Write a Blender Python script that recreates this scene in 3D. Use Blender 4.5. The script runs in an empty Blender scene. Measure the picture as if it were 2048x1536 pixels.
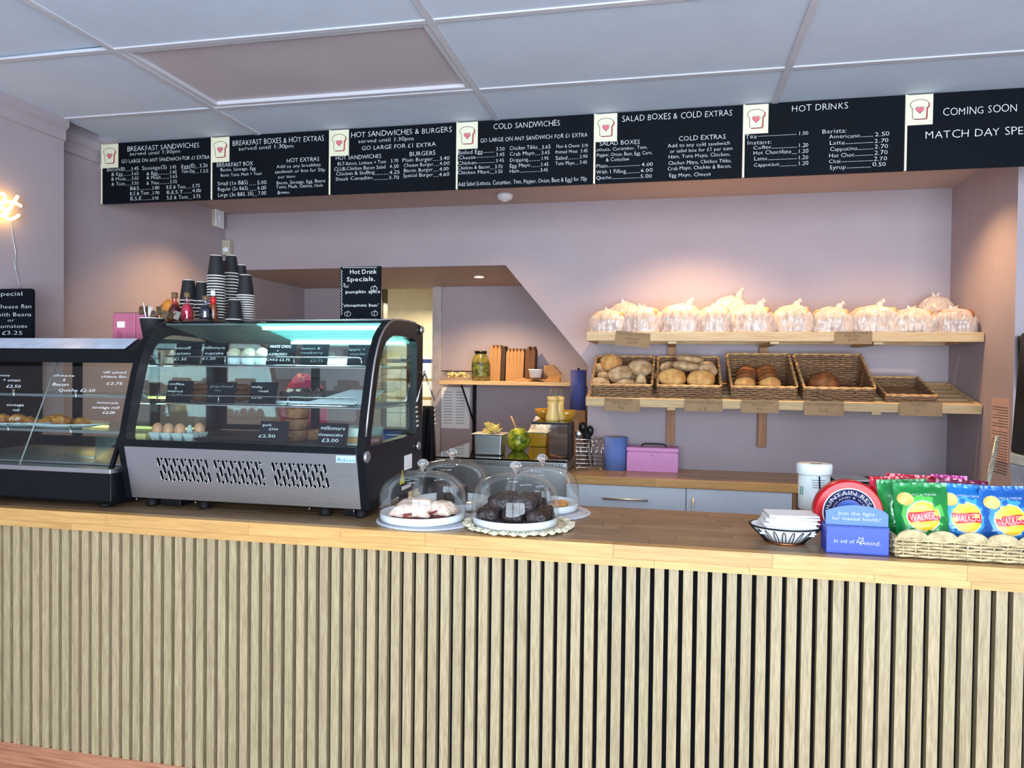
import bpy, bmesh, math, random
from mathutils import Vector, Matrix, noise
random.seed(7)
PI = math.pi
S = bpy.context.scene
C = S.collection
# ------------------------------------------------------------------ camera
RT = Vector((0.97811812, 0.20772586, 0.01161517)); UP = Vector((-0.01510428, 0.01521848, 0.9997701)); FW = Vector((-0.20750134, 0.97806869, -0.01802302))
FPX = 1468.2; CAM = Vector((0, 0, 1.5))
cd = bpy.data.cameras.new('camera'); cam = bpy.data.objects.new('camera', cd); C.objects.link(cam)
m = Matrix((RT, UP, -FW)).transposed().to_4x4(); m.translation = CAM; cam.matrix_world = m
cd.sensor_width = 36; cd.lens = FPX / 2048 * 36; cd.clip_start = 0.05; S.camera = cam
# ------------------------------------------------------------------ light
S.view_settings.view_transform = 'Standard'; S.view_settings.look = 'None'
S.view_settings.gamma = 1; S.view_settings.use_curve_mapping = False
S.view_settings.exposure = 0.2
S.cycles.use_denoising = True; S.cycles.transparent_max_bounces = 32; S.cycles.max_bounces = 8
S.cycles.transmission_bounces = 8; S.cycles.sample_clamp_indirect = 6
W = bpy.data.worlds.new('daylight'); S.world = W; W.use_nodes = True
W.node_tree.nodes['Background'].inputs[0].default_value = (.62, .78, 1, 1); W.node_tree.nodes['Background'].inputs[1].default_value = 1.0
def area(name, loc, rot, sx, sy, power, col):
    l = bpy.data.lights.new(name, 'AREA'); l.shape = 'RECTANGLE'; l.size = sx; l.size_y = sy; l.energy = power; l.color = col
    o = bpy.data.objects.new(name, l); C.objects.link(o); o.location = loc; o.rotation_euler = rot; return o
def spot(name, loc, power, col, ang=110, blend=.7, r=.03, rot=(0, 0, 0)):
    l = bpy.data.lights.new(name, 'SPOT'); l.energy = power; l.color = col; l.spot_size = math.radians(ang); l.spot_blend = blend; l.shadow_soft_size = r
    o = bpy.data.objects.new(name, l); C.objects.link(o); o.location = loc; o.rotation_euler = rot; return o
WARM = (1, .60, .28)
for wx in (-.75, .75, 2.2): area('window_daylight', (wx, -2.35, 1.35), (PI / 2 + .16, 0, .03), 1.35, 2.05, 122, (.76, .88, 1.0))
DL = [(.12, 3.88, 2.505, 84), (-2.42, 3.80, 2.505, 52), (1.12, 3.78, 2.505, 42), (-1.0, 3.9, 2.505, 20)]
for x, y, z, e in DL: spot('downlight_beam', (x, y, z), e, WARM, 125, .8)
spot('alcove_beam', (-1.286, 4.921, 2.13), 62, (1, .68, .38), 140, .8)
area('kitchen_lamp', (-2.2, 6.3, 2.1), (0, 0, 0), .5, .5, 26, (1, .86, .62))
# ------------------------------------------------------------------ helpers
def P(px, py, X=None, Y=None, Z=None):
    d = RT * ((px - 1024) / FPX) - UP * ((py - 768) / FPX) + FW
    t = (X - CAM.x) / d.x if X is not None else (Y - CAM.y) / d.y if Y is not None else (Z - CAM.z) / d.z
    return CAM + d * t
def Ppl(px, py, p0, n):
    d = RT * ((px - 1024) / FPX) - UP * ((py - 768) / FPX) + FW
    return CAM + d * ((p0 - CAM).dot(n) / d.dot(n))
def px2m(Y, py_dummy=0): return 0
_sub = {}
class MB:
    def __init__(s): s.v = []; s.f = []; s.sm = []; s.mi = []; s.M = None; s.mat = 0
    def add(s, vs, fs, smooth=False):
        b = len(s.v)
        for v in vs:
            v = Vector(v)
            s.v.append(s.M @ v if s.M else v)
        for f in fs: s.f.append([i + b for i in f]); s.sm.append(smooth); s.mi.append(s.mat)
        return s
    def box(s, x0, x1, y0, y1, z0, z1):
        return s.add([(x0, y0, z0), (x1, y0, z0), (x1, y1, z0), (x0, y1, z0), (x0, y0, z1), (x1, y0, z1), (x1, y1, z1), (x0, y1, z1)],
            [(0, 3, 2, 1), (4, 5, 6, 7), (0, 1, 5, 4), (1, 2, 6, 5), (2, 3, 7, 6), (3, 0, 4, 7)])
    def frus(s, x0, x1, y0, y1, z0, X0, X1, Y0, Y1, z1):
        return s.add([(x0, y0, z0), (x1, y0, z0), (x1, y1, z0), (x0, y1, z0), (X0, Y0, z1), (X1, Y0, z1), (X1, Y1, z1), (X0, Y1, z1)],
            [(0, 3, 2, 1), (4, 5, 6, 7), (0, 1, 5, 4), (1, 2, 6, 5), (2, 3, 7, 6), (3, 0, 4, 7)])
    def prism(s, pts, ax, a, b, smooth=False):
        def mk(p, d): return (d, p[0], p[1]) if ax == 0 else (p[0], d, p[1]) if ax == 1 else (p[0], p[1], d)
        n = len(pts); vs = [mk(p, a) for p in pts] + [mk(p, b) for p in pts]
        ar = sum(pts[i][0] * pts[(i + 1) % n][1] - pts[(i + 1) % n][0] * pts[i][1] for i in range(n))
        fl = (ar > 0) ^ (ax == 1) ^ (b < a)
        side = [(i, (i + 1) % n, n + (i + 1) % n, n + i) for i in range(n)]
        if not fl: side = [q[::-1] for q in side]
        caps = [list(range(n))[::-1], list(range(n, 2 * n))]
        if not fl: caps = [c[::-1] for c in caps]
        b0 = len(s.v); s.add(vs, side, smooth)
        for c in caps: s.f.append([i + b0 for i in c]); s.sm.append(False); s.mi.append(s.mat)
        return s
    def rings(s, R, closed_u=True, cap0=True, cap1=True, smooth=True):
        n = len(R[0]); vs = [p for r in R for p in r]; fs = []
        for i in range(len(R) - 1):
            for j in range(n if closed_u else n - 1):
                k = (j + 1) % n; fs.append((i * n + j, i * n + k, (i + 1) * n + k, (i + 1) * n + j))
        b0 = len(s.v); s.add(vs, fs, smooth)
        if cap0: s.f.append([b0 + j for j in range(n)][::-1]); s.sm.append(False); s.mi.append(s.mat)
        if cap1: s.f.append([b0 + (len(R) - 1) * n + j for j in range(n)]); s.sm.append(False); s.mi.append(s.mat)
        return s
    def lathe(s, prof, c=(0, 0, 0), seg=28, cap0=True, cap1=True, sq=1.0):
        R = [[(c[0] + r * math.cos(2 * PI * j / seg), c[1] + r * sq * math.sin(2 * PI * j / seg), c[2] + z) for j in range(seg)] for r, z in prof]
        return s.rings(R, True, cap0, cap1)
    def tube(s, pts, r, seg=6, closed=False, r1=None):
        pts = [Vector(p) for p in pts]; n = len(pts); R = []; prev = None
        for i, p in enumerate(pts):
            if closed: t = pts[(i + 1) % n] - pts[i - 1]
            else: t = pts[min(i + 1, n - 1)] - pts[max(i - 1, 0)]
            if t.length < 1e-9: t = Vector((0, 0, 1))
            t.normalize()
            a = prev if prev else (Vector((0, 0, 1)) if abs(t.z) < .9 else Vector((1, 0, 0)))
            a = (a - t * a.dot(t))
            if a.length < 1e-6: a = t.orthogonal()
            a.normalize(); prev = a; b = t.cross(a)
            rr = r if r1 is None else r + (r1 - r) * i / (n - 1)
            R.append([p + a * rr * math.cos(2 * PI * j / seg) + b * rr * math.sin(2 * PI * j / seg) for j in range(seg)])
        if closed: R.append(R[0])
        return s.rings(R, True, not closed, not closed)
    def cyl(s, p0, p1, r, r1=None, seg=20):
        return s.tube([p0, p1], r, seg, r1=r if r1 is None else r1)
    def ball(s, c, rx, ry, rz, seg=20, rg=12, fn=None, z0=-1.0):
        R = []
        a0 = math.asin(z0) if z0 > -1 else -PI / 2
        for i in range(rg + 1):
            a = a0 + (PI / 2 - a0) * i / rg
            row = []
            for j in range(seg):
                t = 2 * PI * j / seg
                p = Vector((math.cos(a) * math.cos(t), math.cos(a) * math.sin(t), math.sin(a)))
                k = fn(p) if fn else 1
                row.append((c[0] + p.x * rx * k, c[1] + p.y * ry * k, c[2] + p.z * rz * k))
            R.append(row)
        return s.rings(R, True, z0 > -1, False)
    def grid(s, fn, nu, nv, smooth=True):
        vs = [fn(i / nu, j / nv) for j in range(nv + 1) for i in range(nu + 1)]
        fs = [(j * (nu + 1) + i, j * (nu + 1) + i + 1, (j + 1) * (nu + 1) + i + 1, (j + 1) * (nu + 1) + i) for j in range(nv) for i in range(nu)]
        return s.add(vs, fs, smooth)
    def build(s, name, mat, parent=None, org=None, bev=0, loc=False, solid=0, sub=0):
        """mesh given in world coordinates unless loc"""
        o0 = Vector((0, 0, 0))
        if not loc:
            o0 = Vector(org) if org is not None else wloc(parent) if parent else Vector((0, 0, 0))
            if parent is None and org is None and s.v:
                xs = [v.x for v in s.v]; ys = [v.y for v in s.v]; zs = [v.z for v in s.v]
                o0 = Vector(((min(xs) + max(xs)) / 2, (min(ys) + max(ys)) / 2, min(zs)))
        me = bpy.data.meshes.new(name)
        me.from_pydata([v - o0 for v in s.v], [], s.f)
        me.polygons.foreach_set('use_smooth', s.sm); me.polygons.foreach_set('material_index', s.mi)
        for q in (mat if isinstance(mat, (list, tuple)) else [mat]): me.materials.append(q)
        me.validate(); me.update()
        o = bpy.data.objects.new(name, me); C.objects.link(o)
        if parent: o.parent = parent
        elif not loc: o.location = o0
        if solid: q = o.modifiers.new('s', 'SOLIDIFY'); q.thickness = solid; q.offset = 0
        if bev: q = o.modifiers.new('b', 'BEVEL'); q.width = bev; q.segments = 2; q.limit_method = 'ANGLE'; q.angle_limit = .7
        if sub: q = o.modifiers.new('u', 'SUBSURF'); q.levels = sub; q.render_levels = sub
        return o
def wloc(o):
    l = Vector((0, 0, 0))
    while o: l += o.location; o = o.parent
    return l
def tag(o, label=None, cat=None, group=None, kind=None):
    if label: o['label'] = label
    if cat: o['category'] = cat
    if group: o['group'] = group
    if kind: o['kind'] = kind
    return o
def thing(name, label, cat, loc=(0, 0, 0), rz=0, group=None, rot=None):
    o = bpy.data.objects.new(name, None); C.objects.link(o); o.empty_display_size = .05
    o.location = loc; o.rotation_euler = rot if rot else (0, 0, rz); tag(o, label, cat, group); return o
def struct(o): o['kind'] = 'structure'; return o
def kids(o): return [c for c in bpy.data.objects if c.parent == o]
def dup(root, ch, loc, rot=None, label=None, group=None):
    """copy of a thing with copies of its parts; ch: list of (part, [sub-parts])"""
    r = root.copy(); C.objects.link(r); r.location = loc
    if rot: r.rotation_euler = rot
    if label: r['label'] = label
    if group: r['group'] = group
    for c, subs in ch:
        k = c.copy(); C.objects.link(k); k.parent = r
        for g in subs: h = g.copy(); C.objects.link(h); h.parent = k
    return r
# ------------------------------------------------------------------ materials
def nodes(name):
    m = bpy.data.materials.new(name); m.use_nodes = True; nt = m.node_tree; b = nt.nodes['Principled BSDF']; return m, nt, b
def rgba(c): return (c[0], c[1], c[2], 1)
def lin(r, g, b):
    f = lambda v: (v / 255 / 12.92) if v / 255 <= .04045 else ((v / 255 + .055) / 1.055) ** 2.4
    return (f(r), f(g), f(b))
def mat(name, col, rough=.5, metal=0, var=.12, vs=14, bump=.0, bs=60, col2=None, spec=.5, stretch=(1, 1, 1), emit=0, coat=0, rnd=0, trans=0, sss=0):
    m, nt, b = nodes(name)
    b.inputs['Roughness'].default_value = rough; b.inputs['Metallic'].default_value = metal
    b.inputs['Specular IOR Level'].default_value = spec; b.inputs['Coat Weight'].default_value = coat
    b.inputs['Transmission Weight'].default_value = trans
    if sss: b.inputs['Subsurface Weight'].default_value = sss; b.inputs['Subsurface Radius'].default_value = (.02, .01, .006)
    tc = nt.nodes.new('ShaderNodeTexCoord'); mp = nt.nodes.new('ShaderNodeMapping'); mp.inputs['Scale'].default_value = stretch
    nt.links.new(tc.outputs['Object'], mp.inputs['Vector'])
    n = nt.nodes.new('ShaderNodeTexNoise'); n.inputs['Scale'].default_value = vs; n.inputs['Detail'].default_value = 5
    nt.links.new(mp.outputs[0], n.inputs['Vector'])
    mx = nt.nodes.new('ShaderNodeMix'); mx.data_type = 'RGBA'
    a = col; c2 = col2 if col2 else tuple(max(0, q * (1 - var * 2)) for q in col)
    mx.inputs['A'].default_value = rgba(a); mx.inputs['B'].default_value = rgba(c2)
    rp = nt.nodes.new('ShaderNodeMapRange'); rp.inputs['From Min'].default_value = .35; rp.inputs['From Max'].default_value = .68
    nt.links.new(n.outputs['Fac'], rp.inputs['Value']); nt.links.new(rp.outputs[0], mx.inputs['Factor'])
    out = mx.outputs['Result']
    if rnd:
        oi = nt.nodes.new('ShaderNodeObjectInfo'); hs = nt.nodes.new('ShaderNodeHueSaturation'); mr = nt.nodes.new('ShaderNodeMapRange')
        mr.inputs['To Min'].default_value = 1 - rnd; mr.inputs['To Max'].default_value = 1 + rnd
        nt.links.new(oi.outputs['Random'], mr.inputs['Value']); nt.links.new(mr.outputs[0], hs.inputs['Value'])
        nt.links.new(out, hs.inputs['Color']); out = hs.outputs[0]
    nt.links.new(out, b.inputs['Base Color'])
    if emit:
        nt.links.new(out, b.inputs['Emission Color']); b.inputs['Emission Strength'].default_value = emit
    if bump:
        n2 = nt.nodes.new('ShaderNodeTexNoise'); n2.inputs['Scale'].default_value = bs; n2.inputs['Detail'].default_value = 4
        nt.links.new(mp.outputs[0], n2.inputs['Vector'])
        bp = nt.nodes.new('ShaderNodeBump'); bp.inputs['Strength'].default_value = bump; bp.inputs['Distance'].default_value = .01
        nt.links.new(n2.outputs['Fac'], bp.inputs['Height']); nt.links.new(bp.outputs[0], b.inputs['Normal'])
    return m
def wood(name, c1, c2, axis=0, rough=.45, rnd=.12, sc=9, coat=0, knots=False):
    m, nt, b = nodes(name); b.inputs['Roughness'].default_value = rough; b.inputs['Coat Weight'].default_value = coat
    tc = nt.nodes.new('ShaderNodeTexCoord'); oi = nt.nodes.new('ShaderNodeObjectInfo')
    ad = nt.nodes.new('ShaderNodeVectorMath'); ad.operation = 'ADD'
    sc_ = nt.nodes.new('ShaderNodeMath'); sc_.operation = 'MULTIPLY'; sc_.inputs[1].default_value = 37
    nt.links.new(oi.outputs['Random'], sc_.inputs[0]); nt.links.new(tc.outputs['Object'], ad.inputs[0]); nt.links.new(sc_.outputs[0], ad.inputs[1])
    mp = nt.nodes.new('ShaderNodeMapping'); s = [sc * 5] * 3; s[axis] = sc * .32; mp.inputs['Scale'].default_value = s
    nt.links.new(ad.outputs[0], mp.inputs['Vector'])
    n = nt.nodes.new('ShaderNodeTexNoise'); n.inputs['Scale'].default_value = 1.6; n.inputs['Detail'].default_value = 6; n.inputs['Distortion'].default_value = .6
    nt.links.new(mp.outputs[0], n.inputs['Vector'])
    w = nt.nodes.new('ShaderNodeTexNoise'); w.inputs['Scale'].default_value = 5; w.inputs['Detail'].default_value = 2
    nt.links.new(mp.outputs[0], w.inputs['Vector'])
    av = nt.nodes.new('ShaderNodeMix'); av.inputs['Factor'].default_value = .45
    nt.links.new(n.outputs['Fac'], av.inputs['A']); nt.links.new(w.outputs['Fac'], av.inputs['B'])
    rp = nt.nodes.new('ShaderNodeMapRange'); rp.inputs['From Min'].default_value = .36; rp.inputs['From Max'].default_value = .64
    nt.links.new(av.outputs['Result'], rp.inputs['Value'])
    mx = nt.nodes.new('ShaderNodeMix'); mx.data_type = 'RGBA'; mx.inputs['A'].default_value = rgba(c1); mx.inputs['B'].default_value = rgba(c2)
    nt.links.new(rp.outputs[0], mx.inputs['Factor'])
    hs = nt.nodes.new('ShaderNodeHueSaturation'); mr = nt.nodes.new('ShaderNodeMapRange')
    mr.inputs['To Min'].default_value = 1 - rnd; mr.inputs['To Max'].default_value = 1 + rnd
    nt.links.new(oi.outputs['Random'], mr.inputs['Value']); nt.links.new(mr.outputs[0], hs.inputs['Value'])
    nt.links.new(mx.outputs['Result'], hs.inputs['Color']); nt.links.new(hs.outputs[0], b.inputs['Base Color'])
    bp = nt.nodes.new('ShaderNodeBump'); bp.inputs['Strength'].default_value = .12; bp.inputs['Distance'].default_value = .003
    nt.links.new(av.outputs['Result'], bp.inputs['Height']); nt.links.new(bp.outputs[0], b.inputs['Normal'])
    return m
def glass(name, tint=(.93, .97, .96), gl=.055, rough=.02, edge=.55):
    """thin sheet: clear with a Fresnel sheen"""
    m = bpy.data.materials.new(name); m.use_nodes = True; nt = m.node_tree; nt.nodes.clear()
    o = nt.nodes.new('ShaderNodeOutputMaterial'); t = nt.nodes.new('ShaderNodeBsdfTransparent'); t.inputs[0].default_value = rgba(tint)
    g = nt.nodes.new('ShaderNodeBsdfGlossy'); g.inputs['Roughness'].default_value = rough; g.inputs[0].default_value = (1, 1, 1, 1)
    lw = nt.nodes.new('ShaderNodeLayerWeight'); lw.inputs[0].default_value = .25
    mr = nt.nodes.new('ShaderNodeMapRange'); mr.inputs['To Min'].default_value = gl; mr.inputs['To Max'].default_value = edge
    nt.links.new(lw.outputs['Fresnel'], mr.inputs['Value'])
    nz = nt.nodes.new('ShaderNodeTexNoise'); nz.inputs['Scale'].default_value = 7
    ml = nt.nodes.new('ShaderNodeMath'); ml.operation = 'MULTIPLY_ADD'; ml.inputs[1].default_value = .02
    nt.links.new(nz.outputs['Fac'], ml.inputs[0]); nt.links.new(mr.outputs[0], ml.inputs[2])
    x = nt.nodes.new('ShaderNodeMixShader'); nt.links.new(ml.outputs[0], x.inputs[0]); nt.links.new(t.outputs[0], x.inputs[1]); nt.links.new(g.outputs[0], x.inputs[2])
    nt.links.new(x.outputs[0], o.inputs[0]); return m
def plastic_film(name, col=(.9, .86, .82), clear=.35):
    m = bpy.data.materials.new(name); m.use_nodes = True; nt = m.node_tree; nt.nodes.clear()
    o = nt.nodes.new('ShaderNodeOutputMaterial'); t = nt.nodes.new('ShaderNodeBsdfTransparent')
    d = nt.nodes.new('ShaderNodeBsdfDiffuse'); d.inputs[0].default_value = rgba(col); tr = nt.nodes.new('ShaderNodeBsdfTranslucent'); tr.inputs[0].default_value = rgba(col)
    g = nt.nodes.new('ShaderNodeBsdfGlossy'); g.inputs['Roughness'].default_value = .18
    tc = nt.nodes.new('ShaderNodeTexCoord'); mp = nt.nodes.new('ShaderNodeMapping'); mp.inputs['Scale'].default_value = (30, 30, 9); mp.inputs['Rotation'].default_value = (.3, .5, .2)
    nt.links.new(tc.outputs['Object'], mp.inputs[0]); nz = nt.nodes.new('ShaderNodeTexNoise'); nz.inputs['Scale'].default_value = 1; nz.inputs['Detail'].default_value = 5; nz.inputs['Distortion'].default_value = 1.5
    nt.links.new(mp.outputs[0], nz.inputs['Vector'])
    bp = nt.nodes.new('ShaderNodeBump'); bp.inputs['Strength'].default_value = .8; bp.inputs['Distance'].default_value = .012; nt.links.new(nz.outputs['Fac'], bp.inputs['Height'])
    for q in (d, tr, g): nt.links.new(bp.outputs[0], q.inputs['Normal'])
    a = nt.nodes.new('ShaderNodeMixShader'); a.inputs[0].default_value = .4; nt.links.new(d.outputs[0], a.inputs[1]); nt.links.new(tr.outputs[0], a.inputs[2])
    b = nt.nodes.new('ShaderNodeMixShader'); b.inputs[0].default_value = .12; nt.links.new(a.outputs[0], b.inputs[1]); nt.links.new(g.outputs[0], b.inputs[2])
    rp = nt.nodes.new('ShaderNodeMapRange'); rp.inputs['To Min'].default_value = clear + .15; rp.inputs['To Max'].default_value = clear - .15; rp.inputs['From Min'].default_value = .35; rp.inputs['From Max'].default_value = .65
    nt.links.new(nz.outputs['Fac'], rp.inputs['Value'])
    c = nt.nodes.new('ShaderNodeMixShader'); nt.links.new(rp.outputs[0], c.inputs[0]); nt.links.new(b.outputs[0], c.inputs[1]); nt.links.new(t.outputs[0], c.inputs[2])
    nt.links.new(c.outputs[0], o.inputs[0]); return m
def glow(name, col, st):
    m, nt, b = nodes(name); b.inputs['Emission Color'].default_value = rgba(col); b.inputs['Emission Strength'].default_value = st; b.inputs['Base Color'].default_value = rgba(col); return m
M = {}
M['wall'] = mat('lilac painted plaster', lin(174, 161, 167), .75, var=.03, vs=3, bump=.05, bs=40)
M['soffit'] = mat('pale pink painted board', lin(184, 166, 158), .75, var=.03, vs=3)
M['tile'] = mat('white ceiling tile', lin(208, 217, 230), .85, var=.03, vs=4, bump=.08, bs=120)
M['bar'] = mat('white enamelled ceiling bar', lin(205, 203, 210), .4, var=.03)
M['panel'] = mat('frosted light panel', lin(200, 188, 192), .45, var=.05, vs=2.5)
M['slat'] = wood('oak slat', lin(182, 162, 126), lin(146, 126, 94), 2, .5, .06, 18)
M['stave'] = wood('oiled oak stave', lin(216, 168, 102), lin(192, 142, 80), 0, .38, .12, 8, .1)
M['stave_top'] = wood('darker oak stave', lin(158, 128, 96), lin(126, 98, 72), 0, .3, .2, 8, .1)  # top staves, darker in colour than the front edge staves
M['pine'] = wood('knotty pine', lin(212, 186, 140), lin(188, 150, 104), 0, .55, .08, 7)
M['pine_z'] = wood('pine batten', lin(176, 122, 78), lin(140, 92, 56), 2, .55, .08, 7)
M['skirt'] = wood('red pine board', lin(196, 138, 104), lin(150, 94, 66), 0, .5, .05, 4)
M['backing'] = mat('black felt', (.006, .006, .007), .95, var=.1, spec=.1)
M['board'] = mat('blackboard', lin(7, 13, 22), .7, var=.15, vs=6, spec=.12)
M['cream'] = mat('cream sticker', lin(232, 226, 196), .5, var=.03)
M['chalk'] = mat('white chalk pen', lin(235, 238, 240), .7, var=.05, vs=90)
M['chalk_dim'] = mat('faint chalk pen', lin(140, 150, 156), .7, var=.2, vs=90)
M['ink'] = mat('black ink', lin(38, 32, 28), .7, var=.1)
M['red_ink'] = mat('coral print', lin(196, 84, 74), .6, var=.05)
M['pink_ink'] = mat('pink print', lin(224, 110, 120), .6, var=.05)
M['black'] = mat('black plastic', (.006, .007, .009), .3, var=.1, spec=.18)
M['black_m'] = mat('matt black plastic', (.008, .008, .009), .6, var=.1, spec=.2)
M['steel'] = mat('brushed steel', lin(196, 198, 200), .38, 1, var=.05, vs=3, bump=.04, bs=90, stretch=(.15, 1, 6))
M['chrome'] = mat('polished chrome', lin(225, 225, 225), .12, 1, var=.03)
M['white'] = mat('white laminate', lin(226, 234, 242), .35, var=.02)
M['ceramic'] = mat('white ceramic', lin(238, 242, 246), .2, var=.02)
M['glass'] = glass('clear glass'); M['glass_g'] = glass('greenish sheet glass', (.80, .92, .91), .035, .02, .4)
M['dome'] = glass('cloche glass', (.975, .99, .99), .010, .01, .42)
M['film'] = plastic_film('crinkled clear plastic', (.96, .90, .84), .40)
M['wicker'] = wood('brown willow', lin(166, 128, 92), lin(108, 76, 50), 0, .55, .1, 14)
M['wicker_l'] = wood('golden willow', lin(228, 182, 120), lin(160, 118, 76), 0, .5, .1, 14)
M['seagrass'] = mat('pale seagrass cord', lin(212, 190, 144), .75, var=.2, vs=50, bump=.3, bs=200)
M['card'] = mat('brown kraft card', lin(150, 122, 88), .8, var=.06, vs=20)
M['kraft'] = mat('kraft box board', lin(164, 124, 80), .75, var=.1, vs=20)
M['bread'] = mat('golden bread crust', lin(226, 176, 104), .7, var=.3, vs=22, bump=.25, bs=80, col2=lin(186, 120, 56))
M['bread_f'] = mat('floured bread crust', lin(226, 192, 146), .85, var=.2, vs=16, bump=.2, bs=80, col2=lin(150, 106, 62))
M['bread_d'] = mat('granary crust', lin(156, 92, 42), .7, var=.2, vs=26, bump=.35, bs=90, col2=lin(100, 56, 24))
M['choc'] = mat('chocolate sponge', lin(52, 30, 26), .45, var=.4, vs=40, bump=.6, bs=70)
M['paper'] = mat('white paper', lin(242, 244, 246), .7, var=.02)
M['print'] = mat('grey print', lin(120, 118, 122), .8, var=.1)
# ------------------------------------------------------------------ lettering
GL = {}; GN = {}; GB = {}
def prepare(chars, GL, off):
    obs = []
    def mk(s):
        cu = bpy.data.curves.new('t', 'FONT'); cu.body = s; cu.size = 1; cu.resolution_u = 2; cu.offset = off
        o = bpy.data.objects.new('t', cu); C.objects.link(o); obs.append((s, o, cu))
    for ch in chars: mk(ch); mk(ch + '|')
    bpy.context.view_layer.update(); dg = bpy.context.evaluated_depsgraph_get(); mx = {}; raw = {}
    for s, o, cu in obs:
        me = bpy.data.meshes.new_from_object(o.evaluated_get(dg))
        raw[s] = ([tuple(v.co) for v in me.vertices], [tuple(p.vertices) for p in me.polygons])
        mx[s] = max((v.co.x for v in me.vertices), default=0); mn = min((v.co.x for v in me.vertices), default=0)
        bpy.data.meshes.remove(me)
    for s, o, cu in obs: bpy.data.objects.remove(o); bpy.data.curves.remove(cu)
    b = mx['|']
    for ch in chars: GL[ch] = (raw[ch][0], raw[ch][1], mx[ch + '|'] - b)
def layout(s, jit=.03):
    """string -> verts, faces, width; cap height ~ .73"""
    V = []; F = []; x = 0
    for k, ch in enumerate(s):
        if ch == ' ': x += .30; continue
        v, f, adv = GL[ch]; b = len(V); r = random.uniform(-jit, jit) * 2; dy = random.uniform(-jit, jit); sc = 1 + random.uniform(-jit, jit) * 2
        c, q = math.cos(r), math.sin(r)
        for p in v: V.append((x + (p[0] * c - p[1] * q) * sc, dy + (p[0] * q + p[1] * c) * sc))
        F += [[i + b for i in t] for t in f]; x += adv
    return V, F, max(x, .01)
def write(mb, s, x0, x1, y, h, p0, n=Vector((0, -1, 0)), vdir=Vector((0, 0, 1)), udir=Vector((1, 0, 0)), jit=.03, eps=.0012):
    """string s fitted between photo columns x0..x1 on the plane (p0, n)"""
    p0 = Vector(p0); A = Ppl(x0, y, p0, n); B = Ppl(x1, y, p0, n); Wd = (B - A).dot(udir)
    hh = h / FPX * (A - CAM).dot(FW)
    V, F, w = layout(s, jit); kx = Wd / w; ky = hh / .73
    mb.add([A + udir * (v[0] * kx) + vdir * (v[1] * ky) + n * eps for v in V], F)
def leader(mb, x0, x1, y, p0, n=Vector((0, -1, 0))):
    A = Ppl(x0, y, Vector(p0), n); B = Ppl(x1, y, Vector(p0), n); k = int((x1 - x0) / 3.2)
    for i in range(k):
        x = A.x + (B.x - A.x) * (i + .5) / k
        mb.box(x - .0018, x + .0012, A.y - .0013, A.y - .0008, A.z - .001, A.z + .001)
def wtext(s, cx, cz, h, maxw=None, jit=.0):
    """string centred at (cx, cz) in a local x/z plane: verts (x, z) and faces"""
    V, F, w = layout(s, jit); k = h / .73; kx = k
    if maxw: kx = maxw / w
    return [(cx + (v[0] - w / 2) * kx, cz + (v[1] - .365) * k) for v in V], F
CH = sorted(set("ABCDEFGHIJKLMNOPQRSTUVWXYZabcdefghijklmnopqrstuvwxyz0123456789.,:&()+-£'!|xp%"))
prepare(CH, GN, -.017); prepare(CH, GB, -.004); GL.update(GN)
# ------------------------------------------------------------------ setting
XL, XI, XR, YB, YR, ZC, ZS = -2.77, -2.9, 1.495, 4.41, 3.635, 2.643, 2.52
struct(MB().box(-3.1, 3.3, -2.5, 7.3, -.05, 0).build('floor', mat('grey vinyl floor', lin(120, 116, 112), .5)))
struct(MB().box(XL - .12, XL, -2.5, 2.93, 0, ZC).build('wall_left', M['wall']))
struct(MB().box(XL - .25, XI, 2.93, 5.62, 0, ZC + .1).box(XI, XL - .12, 2.90, 2.93, 0, ZC).build('wall_left', M['wall']))
struct(MB().box(XR, 3.3, YR, YR + .1, 0, ZC).box(XR, XR + .1, YR + .1, YB + .1, 0, ZS).build('wall_right', M['wall']))
struct(MB().box(3.2, 3.3, -2.5, YR, 0, ZC).build('wall_right', M['wall']))
# back wall: the opening runs to the left wall, with a sloping stair edge on its right
bw = [(-.468, 0), (XR, 0), (XR, ZS), (XI, ZS), (XI, 2.148), (-.985, 2.148), (-.47, 1.54)]
struct(MB().prism(bw, 1, YB, YB + .08).build('wall_back', M['wall']))
# alcove behind the opening
struct(MB().box(XI, -.1, YB + .08, 5.6, 2.148, 2.2).build('ceiling', M['soffit']))
# sloped underside of the stairs, right side of the alcove
struct(MB().prism([(-.985, 2.149), (-.47, 1.54), (-.40, 1.54), (-.90, 2.149)], 1, YB + .08, 5.5).box(-.468, -.40, YB + .08, 5.5, 0, 1.54).build('wall_side', M['wall']))
dl, dr = -2.27, -1.80
struct(MB().box(XI, dl - .06, 5.5, 5.58, 0, 2.148).box(dr + .06, -.4, 5.5, 5.58, 0, 2.148).build('wall_partition', M['wall']))
dj = struct(MB().box(dl - .06, dl, 5.47, 5.6, 0, 2.148).box(dr, dr + .07, 5.47, 5.6, 0, 2.148).build('trim_1', mat('door lining', lin(196, 186, 184), .5), bev=.003))
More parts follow.
